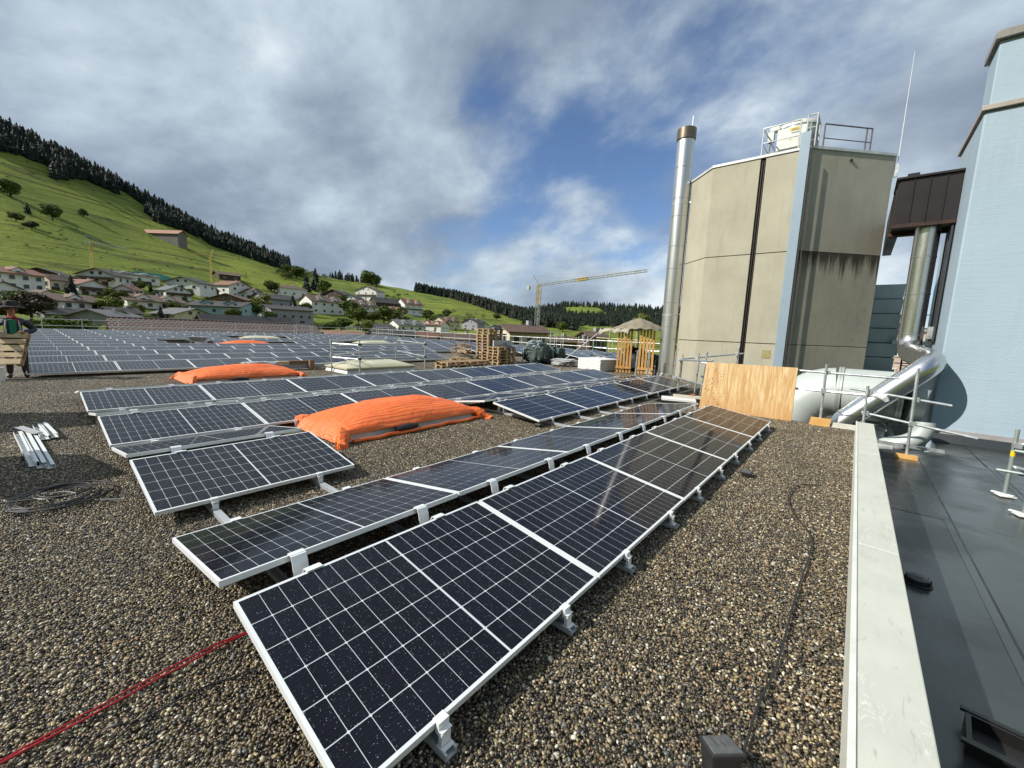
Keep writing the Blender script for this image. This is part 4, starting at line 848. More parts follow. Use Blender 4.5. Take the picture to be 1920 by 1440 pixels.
railing('roof_railing','thin brown rail along the right side of the silo roof',[(-.5,SY+.55,ZT),(.55,SY+1.65,ZT),(.68,SY+1.78,ZT)],.85,[.42],M('brown_steel',(.16,.12,.13),.5,.4))
t=thing('antenna_rod','tall thin white rod antenna at the right corner of the silo','antenna',(1.44,18.5,7.5)); obj('rod',MB().tube((0,0,-.1),(0,0,3.55),.012,6,.006),white,t); obj('bracket',MB().b2((-.06,-.05,-.25),(.04,.05,.12)),galv,t)
t=thing('floodlight','small floodlight on the bridge roof beside the silo','lamp',(1.62,14.3,5.86)); obj('housing',MB().b2((-.02,-.1,.02),(.2,.02,.17)),dk,t); obj('lens',MB().b2((.0,-.105,.04),(.18,-.101,.15)),pane,t); obj('bracket',MB().b2((.06,-.03,-.02),(.12,0,.02)),galv,t)
# chimney
ch=thing('steel_chimney','tall stainless steel chimney pipe with brown cap beside the silo','chimney',(-5.13,17.3,0))
steel=M('stainless_steel',(.66,.67,.68),.36,.9,(.58,.59,.6),scale=2.5,sc=(6,6,.3),rvar=.07,bump=.06,bscale=3.,bdist=.02)
zz=[0,.5,2.1,3.1,4.5,5.4,6.6,7.3,8.5,9.55]
for a,b_ in zip(zz[:-1],zz[1:]): obj('flue_section',MB().lathe([(.322,a+.004),(.33,a+.012),(.33,b_-.012),(.322,b_-.004)],40),steel,ch,True)
obj('inner_flue',MB().lathe([(.318,0),(.318,9.6)],32),steel,ch,True)
obj('cap_ring',MB().lathe([(.335,9.56),(.365,9.58),(.365,9.98),(.33,10.0)],40),M('heat_tinted_steel',(.22,.18,.13),.4,.8,(.16,.13,.10),scale=5),ch,True); obj('tip_rod',MB().tube((.2,0,9.95),(.2,0,10.45),.012,5),galv,ch); obj('base_flange',MB().lathe([(.37,-.01),(.37,.1),(.34,.12)],32),galv,ch,True)
for z in (7.1,2.6): obj('wall_bracket',MB().b2((.28,-.04,z),(.62,.04,z+.06)).lathe([(.336,z-.03),(.336,z+.03)],32),galv,ch)
# ------------------------------------------------------------------ blue building
def blue_mat():
    m,t,b,L=nodes('pale_blue_board_concrete'); v=pos(t); n=noise_node(t,v,.6,7,.6); n2=noise_node(t,mapping(t,v,(.6,.6,7)),2.2,7,.65); n3=noise_node(t,v,26,5,.6)
    c=mixc(t,rng_node(t,n.outputs[0],.35,.65),(.365,.465,.545),(.33,.425,.50)); c=mixc(t,rng_node(t,n2.outputs[0],.62,.78,0,.25),c,(.25,.33,.39)); n4=noise_node(t,mapping(t,v,(2.6,2.6,.22)),1.3,7,.68); c=mixc(t,rng_node(t,n4.outputs[0],.52,.74,0,.38),c,(.27,.345,.39)); L(c,b.inputs['Base Color']); b.inputs['Roughness'].default_value=.75
    L(bump_node(t,math_node(t,'ADD',n2.outputs[0],math_node(t,'MULTIPLY',n3.outputs[0],.9)),.22,.02),b.inputs['Normal']); return m
blu=blue_mat(); BX,BY=2.555,12.4
bb=thing('blue_building','tall pale blue concrete building at the right edge','building',(BX,BY,ZL))
o_=Vector((BX,BY,0)); zl=-ZL
def bo(name,a,b_,mat,bev=0): 
    q=obj(name,MB().b2((a[0]-BX,a[1]-BY,a[2]+zl),(b_[0]-BX,b_[1]-BY,b_[2]+zl)),mat,bb); return bevel(q,bev) if bev else q
bo('wall',(BX,BY,ZL-3),(14,15.0,6.5),blu,.03); bo('rear_wall',(3.45,15.003,ZL-3),(14,26,6.2),blu); bo('skirting_board',(BX+.06,BY-.02,ZL+.155),(5.2,BY+.01,ZL+.27),M('grey_skirting',(.36,.35,.34),.6)); bo('skirting_board',(5.204,BY-.02,ZL+.155),(14,BY+.01,ZL+.27),M('grey_skirting2',(.30,.29,.285),.6))
stn=M('stone_coping',(.42,.37,.32),.7,0,(.34,.3,.26),scale=2)
bo('coping',(BX-.05,BY-.07,6.502),(14,15.06,6.60),stn,.01); bo('upper_wall',(BX+.05,BY+.06,6.603),(14,13.42,7.83),blu,.02); bo('upper_coping',(BX-.02,BY-.03,7.833),(14,13.47,7.99),M('weathered_coping',(.30,.29,.27),.8,0,(.2,.19,.18),scale=3),.012)
fr_=M('dark_window_frame',(.07,.075,.08),.4,.4)
wv=bo('side_window',(BX-.035,13.72,1.9),(BX-.004,14.42,4.5),pane); 
for yy in (13.72,14.08,14.40): obj('window_frame',MB().b2((-.07,yy-BY-.05,1.85+zl),(-.038,yy-BY+.05,4.55+zl)),fr_,wv)
obj('window_frame',MB().b2((-.06,1.3,4.5+zl),(-.037,2.04,4.56+zl)).b2((-.06,1.3,1.84+zl),(-.037,2.04,1.9+zl)),fr_,wv)
# bridge
br=thing('covered_bridge','dark brown sheet metal bridge between silo and blue building','bridge',(1.44,13.7,4.66)); cop=M('brown_sheet_metal',(.048,.04,.042),.35,.5,(.032,.027,.028),scale=2.5)
obj('bridge_body',MB().b2((0,.02,.04),(1.11,1.2,1.1)),cop,br); obj('link_body',MB().b2((-.04,1.203,.04),(.18,4.75,1.1)),cop,br)
for a,b_ in ((.03,.28),(.285,.56),(.565,.84),(.845,1.105)):
    obj('cladding_sheet',MB().b2((a,0,.045),(b_,.018,1.08)),cop,br)
for a in (.283,.563,.843): obj('standing_seam',MB().b2((a-.009,-.025,.045),(a+.009,.0,1.08)),cop,br)
for yy in (.6,): obj('standing_seam',MB().b2((-.025,yy-.01,.045),(-.001,yy+.01,1.08)),cop,br)
obj('roof_sheet',MB().b2((-.05,-.06,1.103),(1.11,1.25,1.15)),cop,br); obj('bottom_beam',MB().b2((-.03,-.03,-.05),(1.11,.10,.038)).b2((-.03,1.0,-.05),(1.11,1.2,.038)),M('rusty_steel',(.055,.028,.02),.7,.3,(.035,.02,.015),scale=4),br)
# stainless pipe with elbow
sp=thing('exhaust_pipe','shiny stainless exhaust pipe bending down in front of the blue wall','pipe',(2.12,14.05,0)); pr=.235; O=Vector((2.12,14.05,0))
st2=M('polished_steel',(.70,.70,.70),.27,1.,(.58,.58,.58),scale=3,sc=(4,4,.5),rvar=.05,bump=.05,bscale=3.,bdist=.02)
def bez(a,b_,c,n=9): a,b_,c=Vector(a),Vector(b_),Vector(c); return [a*(1-s)**2+b_*2*s*(1-s)+c*s*s for s in np.linspace(0,1,n)]
zz=[4.66,3.9,3.0,2.0]
for a,b_ in zip(zz[:-1],zz[1:]): obj('pipe_section',MB().tube((0,0,b_+.004),(0,0,a),pr,36),st2,sp,True); obj('seam_ring',MB().lathe([(pr+.001,b_-.02),(pr+.008,b_-.012),(pr+.008,b_+.012),(pr+.001,b_+.02)],36),st2,sp,True)
el=Vector((2.36,11.62,1.36))-O; h0=Vector((0,0,1.55)); dn=Vector((1.12,11.35,.02))-O
obj('lower_bend',MB().path(bez((0,0,2.0),(0,0,1.55),(.05,-.5,1.52)),pr,36,False),st2,sp,True)
obj('pipe_section',MB().path(bez((.05,-.5,1.52),(.15,-1.3,1.48),el+Vector((-.02,.35,.06))),pr,36,False),st2,sp,True)
d=(dn-el).normalized(); obj('elbow',MB().path(bez(el+Vector((-.02,.35,.06)),el+Vector((.02,-.02,.02)),el+d*.38,12),pr,36,False),st2,sp,True)
a=el+d*.38; L_=(dn-a).length
for i in range(3): obj('pipe_section',MB().tube(a+d*L_*i/3,a+d*(L_*(i+1)/3-.006),pr,36),st2,sp,True); obj('seam_ring',MB().tube(a+d*(L_*(i+1)/3-.02),a+d*(L_*(i+1)/3+.01),pr+.006,36),st2,sp,True)
obj('pipe_foot',MB().path(bez(dn,dn+d*.22,dn+d*.2+Vector((-.02,0,-.5)),8),pr,32,False),st2,sp,True); obj('wall_bracket',MB().b2((.30,-2.3,1.28),(.47,-1.55,1.36)).b2((.28,-.1,1.9),(.44,0,2.2)),galv,sp)
# large grey duct
du=thing('ventilation_duct','large grey green ventilation duct lying behind the plywood','duct',(.86,12.4,.5)); dm=M('grey_duct_metal',(.50,.55,.52),.4,.15,(.45,.49,.47),scale=2,rvar=.08)
rd=.6; obj('duct_section',MB().tube((.06,0,0),(1.1,0,0),rd,40,caps=False),dm,du,True); obj('duct_section',MB().tube((1.18,0,0),(1.42,.05,0),rd,40),dm,du,True)
for xx in (.03,1.12): obj('flange_ring',MB().tube((xx-.05,0,0),(xx,0,0),rd+.03,40).tube((xx+.005,0,0),(xx+.055,0,0),rd+.03,40),M('pale_flange',(.62,.64,.60),.4,.5),du,True)
for k in range(26): an=k*.2417; obj('flange_bolt',MB().box((.062,(rd+.012)*math.cos(an),(rd+.012)*math.sin(an)),(.02,.025,.025)),galv,du)
for q_ in (.3,.55,.8):
    ep=bez((-.03,0,0),(-.75,-.02,0),(-1.0,-.1,-1.2),41); i_=int(q_*40); obj('gore_seam',MB().tube(ep[i_]-(ep[i_+1]-ep[i_]).normalized()*.012,ep[i_]+(ep[i_+1]-ep[i_]).normalized()*.012,rd+.008,40),dm,du,True)
obj('duct_elbow',MB().path(bez((-.03,0,0),(-.75,-.02,0),(-1.0,-.1,-1.2),10),rd,40,False),dm,du,True)
sd_=thing('small_duct','small curved grey green duct under the scaffold tubes by the blue wall','duct',(2.2,11.6,-.45)); obj('duct_bend',MB().path(bez((-.7,.05,-.1),(.28,.0,.0),(.2,.1,.55),10),.17,24),dm,sd_,True); obj('collar_ring',MB().tube((-.28,.03,-.05),(-.24,.03,-.045),.185,24),dm,sd_,True)
eq=thing('pump_cabinet','grey equipment cabinet in the pit below the bent pipe','cabinet',(1.45,11.9,-1.2)); obj('cabinet_body',MB().b2((-.35,-.2,0),(.35,.3,1.0)),dm,eq); obj('cabinet_lid',MB().b2((-.38,-.23,1.003),(.38,.33,1.04)),grym,eq); obj('pit_strut',MB().tube((.9,.1,.1),(.35,.5,1.1),.06,8).tube((.8,.3,0),(.8,.3,1.3),.05,8),galv,eq)
pit=obj('pit_floor',MB().b2((-2.9,10.0,-2.4),(2.6,30,-2.2)),M('pit_concrete',(.12,.12,.115),.9)); tag(obj('pit_wall',MB().b2((1.4,21.2,-2.2),(3.44,21.5,.55)),M('pit_concrete',(.12,.12,.115))),'dark concrete wall closing the pit behind the ducts','wall'); tag(pit,'shaded pit floor behind the gravel roof',None,None,'structure')
# cladding tower, ladder and factory behind
cl=thing('louvred_tower','grey green sheet metal tower with horizontal folds behind the silo','tower',(1.5,22,-3)); gm=M('grey_green_sheet',(.50,.60,.60),.45,.1,(.44,.53,.53))
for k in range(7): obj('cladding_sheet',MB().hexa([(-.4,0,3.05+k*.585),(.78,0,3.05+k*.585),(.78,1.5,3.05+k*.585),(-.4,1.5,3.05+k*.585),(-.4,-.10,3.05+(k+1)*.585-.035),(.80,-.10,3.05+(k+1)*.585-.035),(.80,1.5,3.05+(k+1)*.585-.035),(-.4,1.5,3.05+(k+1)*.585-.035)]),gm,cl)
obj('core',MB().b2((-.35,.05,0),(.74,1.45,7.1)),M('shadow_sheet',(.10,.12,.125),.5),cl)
cg=thing('cage_ladder','black caged ladder between louvred tower and exhaust pipe','ladder',(2.55,22.3,-3)); cb=MB()
for x_ in (0,.45): cb.tube((x_,0,0),(x_,0,5.4),.03,5)
for k in range(18): cb.tube((0,0,.3*k),(.45,0,.3*k),.02,4)
obj('ladder',cb,dk,cg); cb=MB()
for k in range(7): cb.path([(.225+.45*math.cos(a),-.45+.45*math.sin(a)*-1,1.2+.7*k) for a in np.linspace(math.pi,2*math.pi,7)],.02,4)
obj('cage_hoop',cb,dk,cg); obj('landing',MB().b2((-.4,-.6,4.75),(.9,.2,4.9)),gm,cg); obj('landing_rail',MB().path([(-.3,-.6,4.9),(-.3,-.6,5.9),(.9,-.6,5.9),(.9,-.6,4.9)],.025,5),rails,cg)
fa=thing('factory_building','distant pale pink factory block seen past the ladder','building',(6.5,60,-9)); obj('wall',MB().b2((-5,0,0),(5,14,12.2)),M('pink_render',(.55,.42,.36),.8),fa); obj('roof_edge',MB().b2((-5.2,-.2,12.2),(5.2,14,12.5)),galv,fa)
for j in range(3):
    for i in range(6): window(fa,-4.2+1.65*i,0,4.5+j*2.9,1.1,1.5)
# ------------------------------------------------------------------ fences of scaffold tube by the roof rim
def tube_fence(label,posts,tubes,r=.024,name='scaffold_rail',mat=galv,coup=True):
    o=Vector(map(float,posts[0][0])); t=thing(name,label,'guard rail',o)
    for a,b_ in posts: obj('post',MB().tube(Vector(map(float,a))-o,Vector(map(float,b_))-o,r,8),mat,t)
    for a,b_ in tubes: obj('tube',MB().tube(Vector(map(float,a))-o,Vector(map(float,b_))-o,r,8),mat,t)
    if coup:
        for a,b_ in posts:
            A,B=Vector(map(float,a)),Vector(map(float,b_))
            for c,d_ in tubes:
                C,D=Vector(map(float,c)),Vector(map(float,d_)); e=D-C; s=max(0,min(1,((A-C).xy.dot(e.xy))/max(1e-6,e.xy.length_squared))); q=C+e*s
                if (q.xy-A.xy).length<.12: obj('coupler',MB().box((q-o)+Vector((0,0,0)),(.09,.09,.08)),mat,t)
    return t
FY=10.02
tube_fence('scaffold tube guard rail right of the plywood sheet',[((.70,FY,-.02),(.68,FY,1.27)),((1.38,9.75,-.2),(1.36,9.75,.92)),((2.04,9.75,ZL),(2.0,9.75,1.32))],
 [((-1.75,FY+.085,1.10),(1.82,FY+.055,1.09)),((.15,FY+.085,.70),(1.45,9.80,.74)),((1.1,FY-.2,.84),(2.5,9.80,.70)),((1.32,9.80,.40),(2.85,9.70,.20))])
tag(obj('rag',MB().path([(1.40,9.8,.73),(1.52,9.8,.75),(1.62,9.78,.73),(1.66,9.78,.66)],[.03,.05,.07,.04],8),M('white_rag',(.75,.75,.72),.8)),'white rag tied round the end of the middle tube','rag')
def pallet_block(label,p,s=(.28,.1,.07),mat=wood_y,n=2,rz=0.):
    t=thing('wood_blocks',label,'wood blocks',p,rz); 
    for k in range(n): obj('block',MB().b2((-s[0]/2+k*.01,-s[1]/2,k*(s[2]+.002)),(s[0]/2+k*.01,s[1]/2,k*(s[2]+.002)+s[2])),mat,t)
pallet_block('orange wood blocks under the post right of the plywood',(.70,9.95,.0),(.34,.14,.075)); pallet_block('orange wood block under the post on the black roof edge',(2.03,9.70,ZL+.01),(.3,.12,.07),n=1)
tag(obj('edge_beam',MB().b2((.88,9.93,-.01),(1.36,10.05,.09)),M('pale_beam',(.7,.69,.6),.6)),'short pale beam along the roof rim beside the parapet end','beam')
# plywood
def ply_mat():
    m,t,b,L=nodes('plywood'); v=objc(t); n=noise_node(t,mapping(t,v,(9,1,.7)),1.5,8,.66,1.6); n2=noise_node(t,mapping(t,v,(30,1,.9)),2,6,.6); s=t.nodes.new('ShaderNodeSeparateXYZ'); L(v,s.inputs[0])
    c=mixc(t,rng_node(t,n.outputs[0],.38,.60),(.74,.56,.31),(.53,.31,.12)); c=mixc(t,rng_node(t,n2.outputs[0],.55,.75,0,.5),c,(.46,.26,.10))
    wt=noise_node(t,v,1.2,4,.6); c=mixc(t,rng_node(t,math_node(t,'ADD',s.outputs[2],math_node(t,'MULTIPLY',wt.outputs[0],.7)),.85,.35,0,.6),c,(.55,.27,.09)); L(c,b.inputs['Base Color']); b.inputs['Roughness'].default_value=.6; return m
ply=thing('plywood_sheet','thick plywood sheet standing on edge against the tube rail','plywood',(-1.66,9.90,0),math.atan2(.05,1.88))
pp=obj('sheet',MB().hexa([(.0,0,.0),(1.87,0,-.02),(1.87,.09,-.02),(0,.09,.0),(.06,.03,1.13),(1.865,.03,1.15),(1.865,.12,1.15),(.06,.12,1.13)]),ply_mat(),ply)
hb=MB(); 
for _ in range(52):
    x_,z_=random.uniform(.06,.52),random.uniform(.05,1.04); y_=.03*z_/1.1-.002; r_=random.uniform(.006,.012); hb.tube((x_+.04*z_,y_,z_),(x_+.04*z_,y_+.006,z_),r_,6)
tag(obj('nail_hole',hb,M('hole_dark',(.03,.02,.012),.9),ply),kind='stuff'); obj('panel_seam',MB().b2((.575,-.003,.02),(.583,.0,.10)),M('hole_dark',(.03,.02,.012)),ply)
# left fence near the chimney
t=tube_fence('scaffold tube cage between plywood and chimney',[((-2.30,12.3,0),(-2.22,12.3,1.30)),((-3.0,12.4,.0),(-2.97,12.4,1.02)),((-2.75,13.4,0),(-2.75,13.4,1.2)),((-1.7,13.4,0),(-1.62,13.4,1.5)),((-2.55,12.6,0),(-2.5,12.6,1.15))],
 [((-3.02,12.35,1.0),(-1.5,10.08,1.16)),((-3.1,12.35,.46),(-1.62,10.08,.56)),((-2.98,12.45,1.03),(-1.5,13.45,1.28)),((-2.3,12.36,.55),(-1.8,13.3,.72)),((-1.35,13.4,1.1),(-1.2,13.2,.9))])
t=thing('insulation_board','pale boards lying on the gravel left of the plywood','board',(-2.25,10.6,0),.35)
obj('board',MB().b2((-.55,-.15,.02),(.30,.35,.07)),white,t); obj('board',MB().b2((-.25,.2,.073),(.45,.55,.12)),M('cream_board',(.6,.55,.45),.7),t)
t=thing('brick_stack','red bricks and wire beside the boards','bricks',(-2.25,11.2,0),.3); bk_=M('red_brick',(.42,.13,.06),.8)
for a in ((0,0,0),(.13,0,0),(.05,.02,.073)): obj('brick',MB().b2((a[0]-.06,a[1]-.12,a[2]),(a[0]+.06,a[1]+.12,a[2]+.07)),bk_,t)
# ------------------------------------------------------------------ guard rails at the far roof edges
def edge_rail(label,a,b_,n,h=(1.07,.5)):
    a,b_=Vector(a),Vector(b_); ps=[a+(b_-a)*k/n for k in range(n+1)]
    return tube_fence(label,[(p,p+Vector((0,0,h[0]+.12))) for p in ps],[(a+Vector((0,0,z)),b_+Vector((0,0,z))) for z in h],.028,'guard_rail',M('pale_rail',(.62,.64,.62),.45,.3),False)
edge_rail('long tube guard rail along the far end of the roof',(-53.2,-14,0),(-53.2,32.1,0),19); edge_rail('tube guard rail along the roof edge behind the pallets',(-53.0,32.2,0),(-7.5,32.2,0),18)
edge_rail('short tube rail section behind the canvas shelter',(-15.5,29.6,0),(-8.6,29.6,0),3,(1.15,.55))
pr_=M('pale_rail',(.62,.64,.62))
for (x,y),lb in (((-51.0,20.6),'small tube frame standing at the far rail, left one'),((-50.0,26.6),'small tube frame standing at the far rail, right one'),((-50.5,31.3),'small tube frame near the far corner of the roof'),((-21.2,31.6),'upright tube gate frame behind the net wrapped bundle')):
    h=1.7 if x>-30 else 1.35; w=1.9 if x<-30 else 1.1
    tube_fence(lb,[((x,y,0),(x,y,h)),((x,y+w,0),(x,y+w,h)),((x+.5,y,0),(x+.5,y,h*.9)),((x+.5,y+w,0),(x+.5,y+w,h*.9))],[((x,y,z),(x,y+w,z)) for z in (.45*h,.95*h)],.04,'tube_frame',pr_,False)
tube_fence('yellowish scaffold posts behind the canvas shelter',[((-14.4+q,30.2+e,0),(-14.4+q,30.2+e,2.1)) for q,e in ((0,0),(.9,.3),(1.3,0),(2.1,.4))],[((-15.6,30.2,1.35),(-12,30.4,1.3)),((-14.6,30.2,.6),(-12,30.4,.55))],.04,'scaffold_posts',M('yellow_tube',(.55,.52,.25),.5),False)
# square guard round the cream skylight
gs=M('galvanised_steel',(.45,.48,.48))
A=(-12.95,6.35);B=(-11.72,6.72);Cc=(-11.45,9.25);D=(-14.75,10.2)
P4=[A,B,Cc,D]; tb=[]
for z in (1.0,.52):
    for i in range(4):
        a,b_=P4[i],P4[(i+1)%4]; tb.append(((*a,z+.03*i),(*b_,z+.03*i)))
tube_fence('square scaffold tube guard rail around the cream skylight',[((*p,0),(*p,1.16)) for p in P4],tb,.026,'skylight_guard_rail',gs)
# ------------------------------------------------------------------ pallets
PD=MB().b2((-.6,-.05,0),(.6,.05,.022)).mesh('deck_board',wood); PB=MB().b2((-.0725,-.05,0),(.0725,.05,.078)).mesh('block',wood); PC=MB().b2((-.0725,-.4,0),(.0725,.4,.022)).mesh('stringer_board',wood); PBB=MB().b2((-.6,-.05,0),(.6,.05,.022)).mesh('bottom_board',wood)
def pallet(p,rz,label,group):
    t=thing('pallet',label,'pallet',p,rz,group)
    for y in (-.35,0,.35): obj('bottom_board',PBB,None,t,loc=(0,y,0))
    for x in (-.5275,0,.5275):
        for y in (-.35,0,.35): obj('block',PB,None,t,loc=(x,y,.022))
        obj('stringer_board',PC,None,t,loc=(x,0,.1))
    for y in (-.35,-.175,0,.175,.35): obj('deck_board',PD,None,t,loc=(0,y,.122))
    return t
def stack(x,y,n,rz,where,group,z0=0.):
    for k in range(n): pallet((x+random.gauss(0,.01),y+random.gauss(0,.01),z0+k*.1445),rz+random.gauss(0,.012),(f'{ORD[k]} pallet from the bottom of {where}' if n>1 else where),group)
stack(-12.05,11.15,2,math.pi/2,'the low wide pallet pile, near half','low pallet pile'); stack(-12.0,12.4,2,math.pi/2,'the low wide pallet pile, far half','low pallet pile')
stack(-13.55,15.05,12,math.pi/2+.1,'the tall pallet stack','tall pallet stack'); 
stack(-12.3,14.6,6,math.pi/2-.05,'the low pallet stack before the white panel','front pallet stack')
pallet((-14.6,14.2,0),.3,'pallet under the heap of scrap wood','scrap pallets')
scr=thing('scrap_wood','heap of broken scrap boards on a pallet','scrap wood',(-14.6,14.2,.15),.3)
for k in range(22): 
    m=Matrix.Rotation(random.uniform(-.5,.5),3,'Z')@Matrix.Rotation(random.uniform(-.28,.28),3,'Y'); obj('scrap_board',MB().box((random.uniform(-.12,.12),random.uniform(-.3,.3),.05+k*.034),(random.uniform(.8,1.3),.1,.022),m),wood,scr)
t=thing('white_panel','white board leaning upright against the tall pallet stack','panel',(-13.0,15.45,0),math.pi/2+.06); obj('board',MB().b2((-.75,-.03,.0),(.75,.03,1.15)),M('pale_grey_board',(.55,.56,.56),.6),t); obj('board_edge',MB().b2((-.77,-.035,0),(-.752,.035,1.15)),white,t); obj('mark',MB().b2((.1,-.036,.95),(.115,-.033,1.05)),black,t)
t=thing('black_sheeting','crumpled black plastic lying over the tall stack','plastic sheet',(-13.5,15.35,1.7)); bm_=dome_grid(.9,.7,.0,.18,12,2.,.012); obj('sheet',bm_,black,t,True)
t=thing('black_sheeting','crumpled black plastic on top of the front pallet stack','plastic sheet',(-12.3,14.8,.85)); obj('sheet',dome_grid(1.0,.6,0,.12,12,2.,.01),black,t,True)
# net wrapped bundle
nb=thing('net_bundle','lumpy bundle of goods wrapped in dark green net','bundle',(-11.75,17.2,0)); dg=M('dark_green_net',(.025,.05,.042),.6,0,(.12,.14,.12),scale=9,lo=.5,hi=.7,bump=.8,bscale=14,bdist=.05)
def lump(sx,sy,sz,c,seed,n=26):
    rg=np.random.default_rng(seed); b=MB(); vs=[]; ph=rg.uniform(0,6,8)
    for i in range(n+1):
        th=math.pi*i/n
        for j in range(n):
            a=2*math.pi*j/n; r=1+.13*math.sin(3*a+ph[0]+2*th)+.09*math.sin(5*a+ph[1]-3*th)+.06*math.sin(9*a+ph[2]+5*th)+.05*rg.normal(); q=.62
            x,y,z=[math.copysign(abs(w)**q,w) for w in (math.sin(th)*math.cos(a),math.sin(th)*math.sin(a),math.cos(th))]; vs.append((c[0]+sx*x*r,c[1]+sy*y*r,max(0.,c[2]+sz*z*r)))
    b.add(vs,[(i*n+j,(i+1)*n+j,(i+1)*n+(j+1)%n,i*n+(j+1)%n) for i in range(n) for j in range(n)]); return b
obj('wrapped_load',lump(.55,.75,.5,(0,-.2,.48),3),dg,nb,True); obj('wrapped_load',lump(.5,.55,.42,(.15,1.0,.4),4),dg,nb,True); obj('top_bag',lump(.35,.4,.22,(-.1,-.45,.98),5),M('grey_film',(.30,.36,.37),.35,0,(.14,.17,.17),scale=6),nb,True)
obj('strap',MB().path([(-.58,-.85,.1),(-.45,-.95,.75),(-.1,-.75,1.02),(.4,-.6,.9),(.62,-.5,.3)],.025,5).path([(.6,.35,.05),(.5,.3,.8),(0,.35,.98),(-.5,.4,.8)],.022,5),M('pale_strap',(.5,.56,.58),.5),nb)
t=thing('material_pile','low pile of grey bags and boards between the bundle and white boards','pile',(-10.2,16.9,0)); obj('board',MB().box((0,.2,.28),(1.1,.9,.03)).box((-.1,.3,.33),(1.0,.8,.02),Matrix.Rotation(.3,3,'Z')),M('pale_grey_board',(.55,.56,.56)),t); obj('bag',lump(.5,.45,.13,(0,0,.12),6),M('pale_grey_bag',(.4,.4,.38),.7),t,True)
# white board stack
t=thing('insulation_stack','neat stack of thick white foam boards before the canvas shelter','board stack',(-8.15,16.55,0),-.22); bs=M('foam_board',(.78,.78,.75),.6,0,(.72,.72,.69))
for k in range(5): bevel(obj('foam_board',MB().b2((-.68+random.uniform(-.015,.015),-.45,.03+k*.105),(.68+random.uniform(-.015,.015),1.0,.03+k*.105+.098)),bs,t),.012,1)
# orange upright pallets and canvas
def upright(label,p,rz,n=5,h=1.95,w=.62):
    t=thing('slatted_frame',label,'wooden frame',p,rz)
    for k in range(n): obj('slat',MB().b2((-w/2+k*(w-.08)/(n-1),-.02,.02),(-w/2+k*(w-.08)/(n-1)+.085,.005,h)),wood_y,t)
    for z in (.22,h*.72): obj('cross_bar',MB().b2((-w/2-.02,.008,z),(w/2+.02,.10,z+.09)),wood_y,t)
    obj('cross_bar',MB().b2((-w/2-.02,-.06,.20),(w/2+.02,-.022,.29)),wood_y,t)
upright('left orange slatted frame holding up the canvas shelter',(-6.78,16.6,0),.45); upright('right orange slatted frame beside the steel chimney',(-5.88,16.85,0),.35)
cv=M('olive_canvas',(.20,.175,.115),.7,0,(.28,.25,.18),scale=2,bump=.5,bscale=5,bdist=.04)
def canvas():
    t=thing('canvas_shelter','olive canvas tarpaulin roof spread over the slatted frames','shelter',(-6.75,17.95,1.98)); n=26; vs=[]
    for i in range(n+1):
        for j in range(n+1):
            a,c=2*i/n-1,2*j/n-1; r=math.hypot(a,c); z=.52*max(0,1-r**1.1)+.03*math.sin(5*math.atan2(c,a))*r+.02*math.sin(17*a+9*c)*r- .10*max(0,r-.95)
            vs.append((a*1.15+.02*math.sin(8*c),c*1.5+.03*math.sin(7*a),z))
    b=MB().add(vs,[(i*(n+1)+j,(i+1)*(n+1)+j,(i+1)*(n+1)+j+1,i*(n+1)+j+1) for i in range(n) for j in range(n)]); o=obj('canvas',b,cv,t,True); s=o.modifiers.new('thick','SOLIDIFY'); s.thickness=.012
    f=MB(); vs=[]
    for k in range(15):
        x=-1.18+k*.1; y=-1.5+.04*math.sin(k*1.3); 
        for q in (0,.5,1): vs.append((x-.0-.12*q*(k<4),y-.12*q+.05*math.sin(2*k+q),-.02-.24*q*(1.25 if k<3 else .75+.2*math.sin(k))))
    f.add(vs,[(3*k+q,3*k+3+q,3*k+4+q,3*k+1+q) for k in range(14) for q in range(2)]); o=obj('front_flap',f,M('canvas_lining',(.42,.39,.30),.6,0,(.30,.27,.2),scale=4),t,True); s=o.modifiers.new('thick','SOLIDIFY'); s.thickness=.01
    obj('guy_rope',MB().tube((-1.25,-1.6,-.25),(-3.9,-.6,-1.9),.025,5),M('pale_strap',(.5,.56,.58)),t)
    [obj('stay_pole',MB().tube((a_,c_,-1.95),(a_,c_,z_),.03,6),galv,t) for a_,c_,z_ in ((-1.05,1.3,-.02),(1.05,1.3,-.02),(0,0,.5))]
canvas()
t=thing('stored_goods','dark bags and clutter stored under the canvas','goods',(-6.3,17.9,0)); obj('bag',lump(.55,.5,.5,(-.6,0,.55),8),black,t,True); obj('bag',lump(.35,.35,.35,(.35,-.35,.5),9),dg,t,True); obj('box',MB().b2((-.1,-.6,0),(.7,.2,.42)),M('pale_grey_board',(.55,.56,.56)),t)
for x,y,h,lb in ((-5.55,16.3,1.05,'bare galvanised post in front of the right slatted frame'),(-5.95,16.05,1.0,'bare galvanised post left of the steel chimney'),(-4.55,16.6,1.1,'bare galvanised post right of the steel chimney')):
    t=thing('rail_post',lb,'post',(x,y,0)); obj('tube',MB().tube((0,0,-.02),(.03,0,h),.04,8),galv,t); obj('hook',MB().path([(.03,0,h),(.05,.03,h+.08),(.10,.03,h+.1)],.025,6),galv,t)
t=thing('trestle','small blue trestle standing on the far panels','trestle',(-13.3,26.6,.25),.4); obj('trestle_top',MB().b2((-.6,-.15,.45),(.6,.15,.5)),M('blue_grey_paint',(.2,.3,.36),.5),t)
for s in (-.5,.5): obj('leg',MB().tube((s,-.15,0),(s,0,.45),.03,5).tube((s,.15,0),(s,0,.45),.03,5),M('blue_grey_paint',(.2,.3,.36)),t)
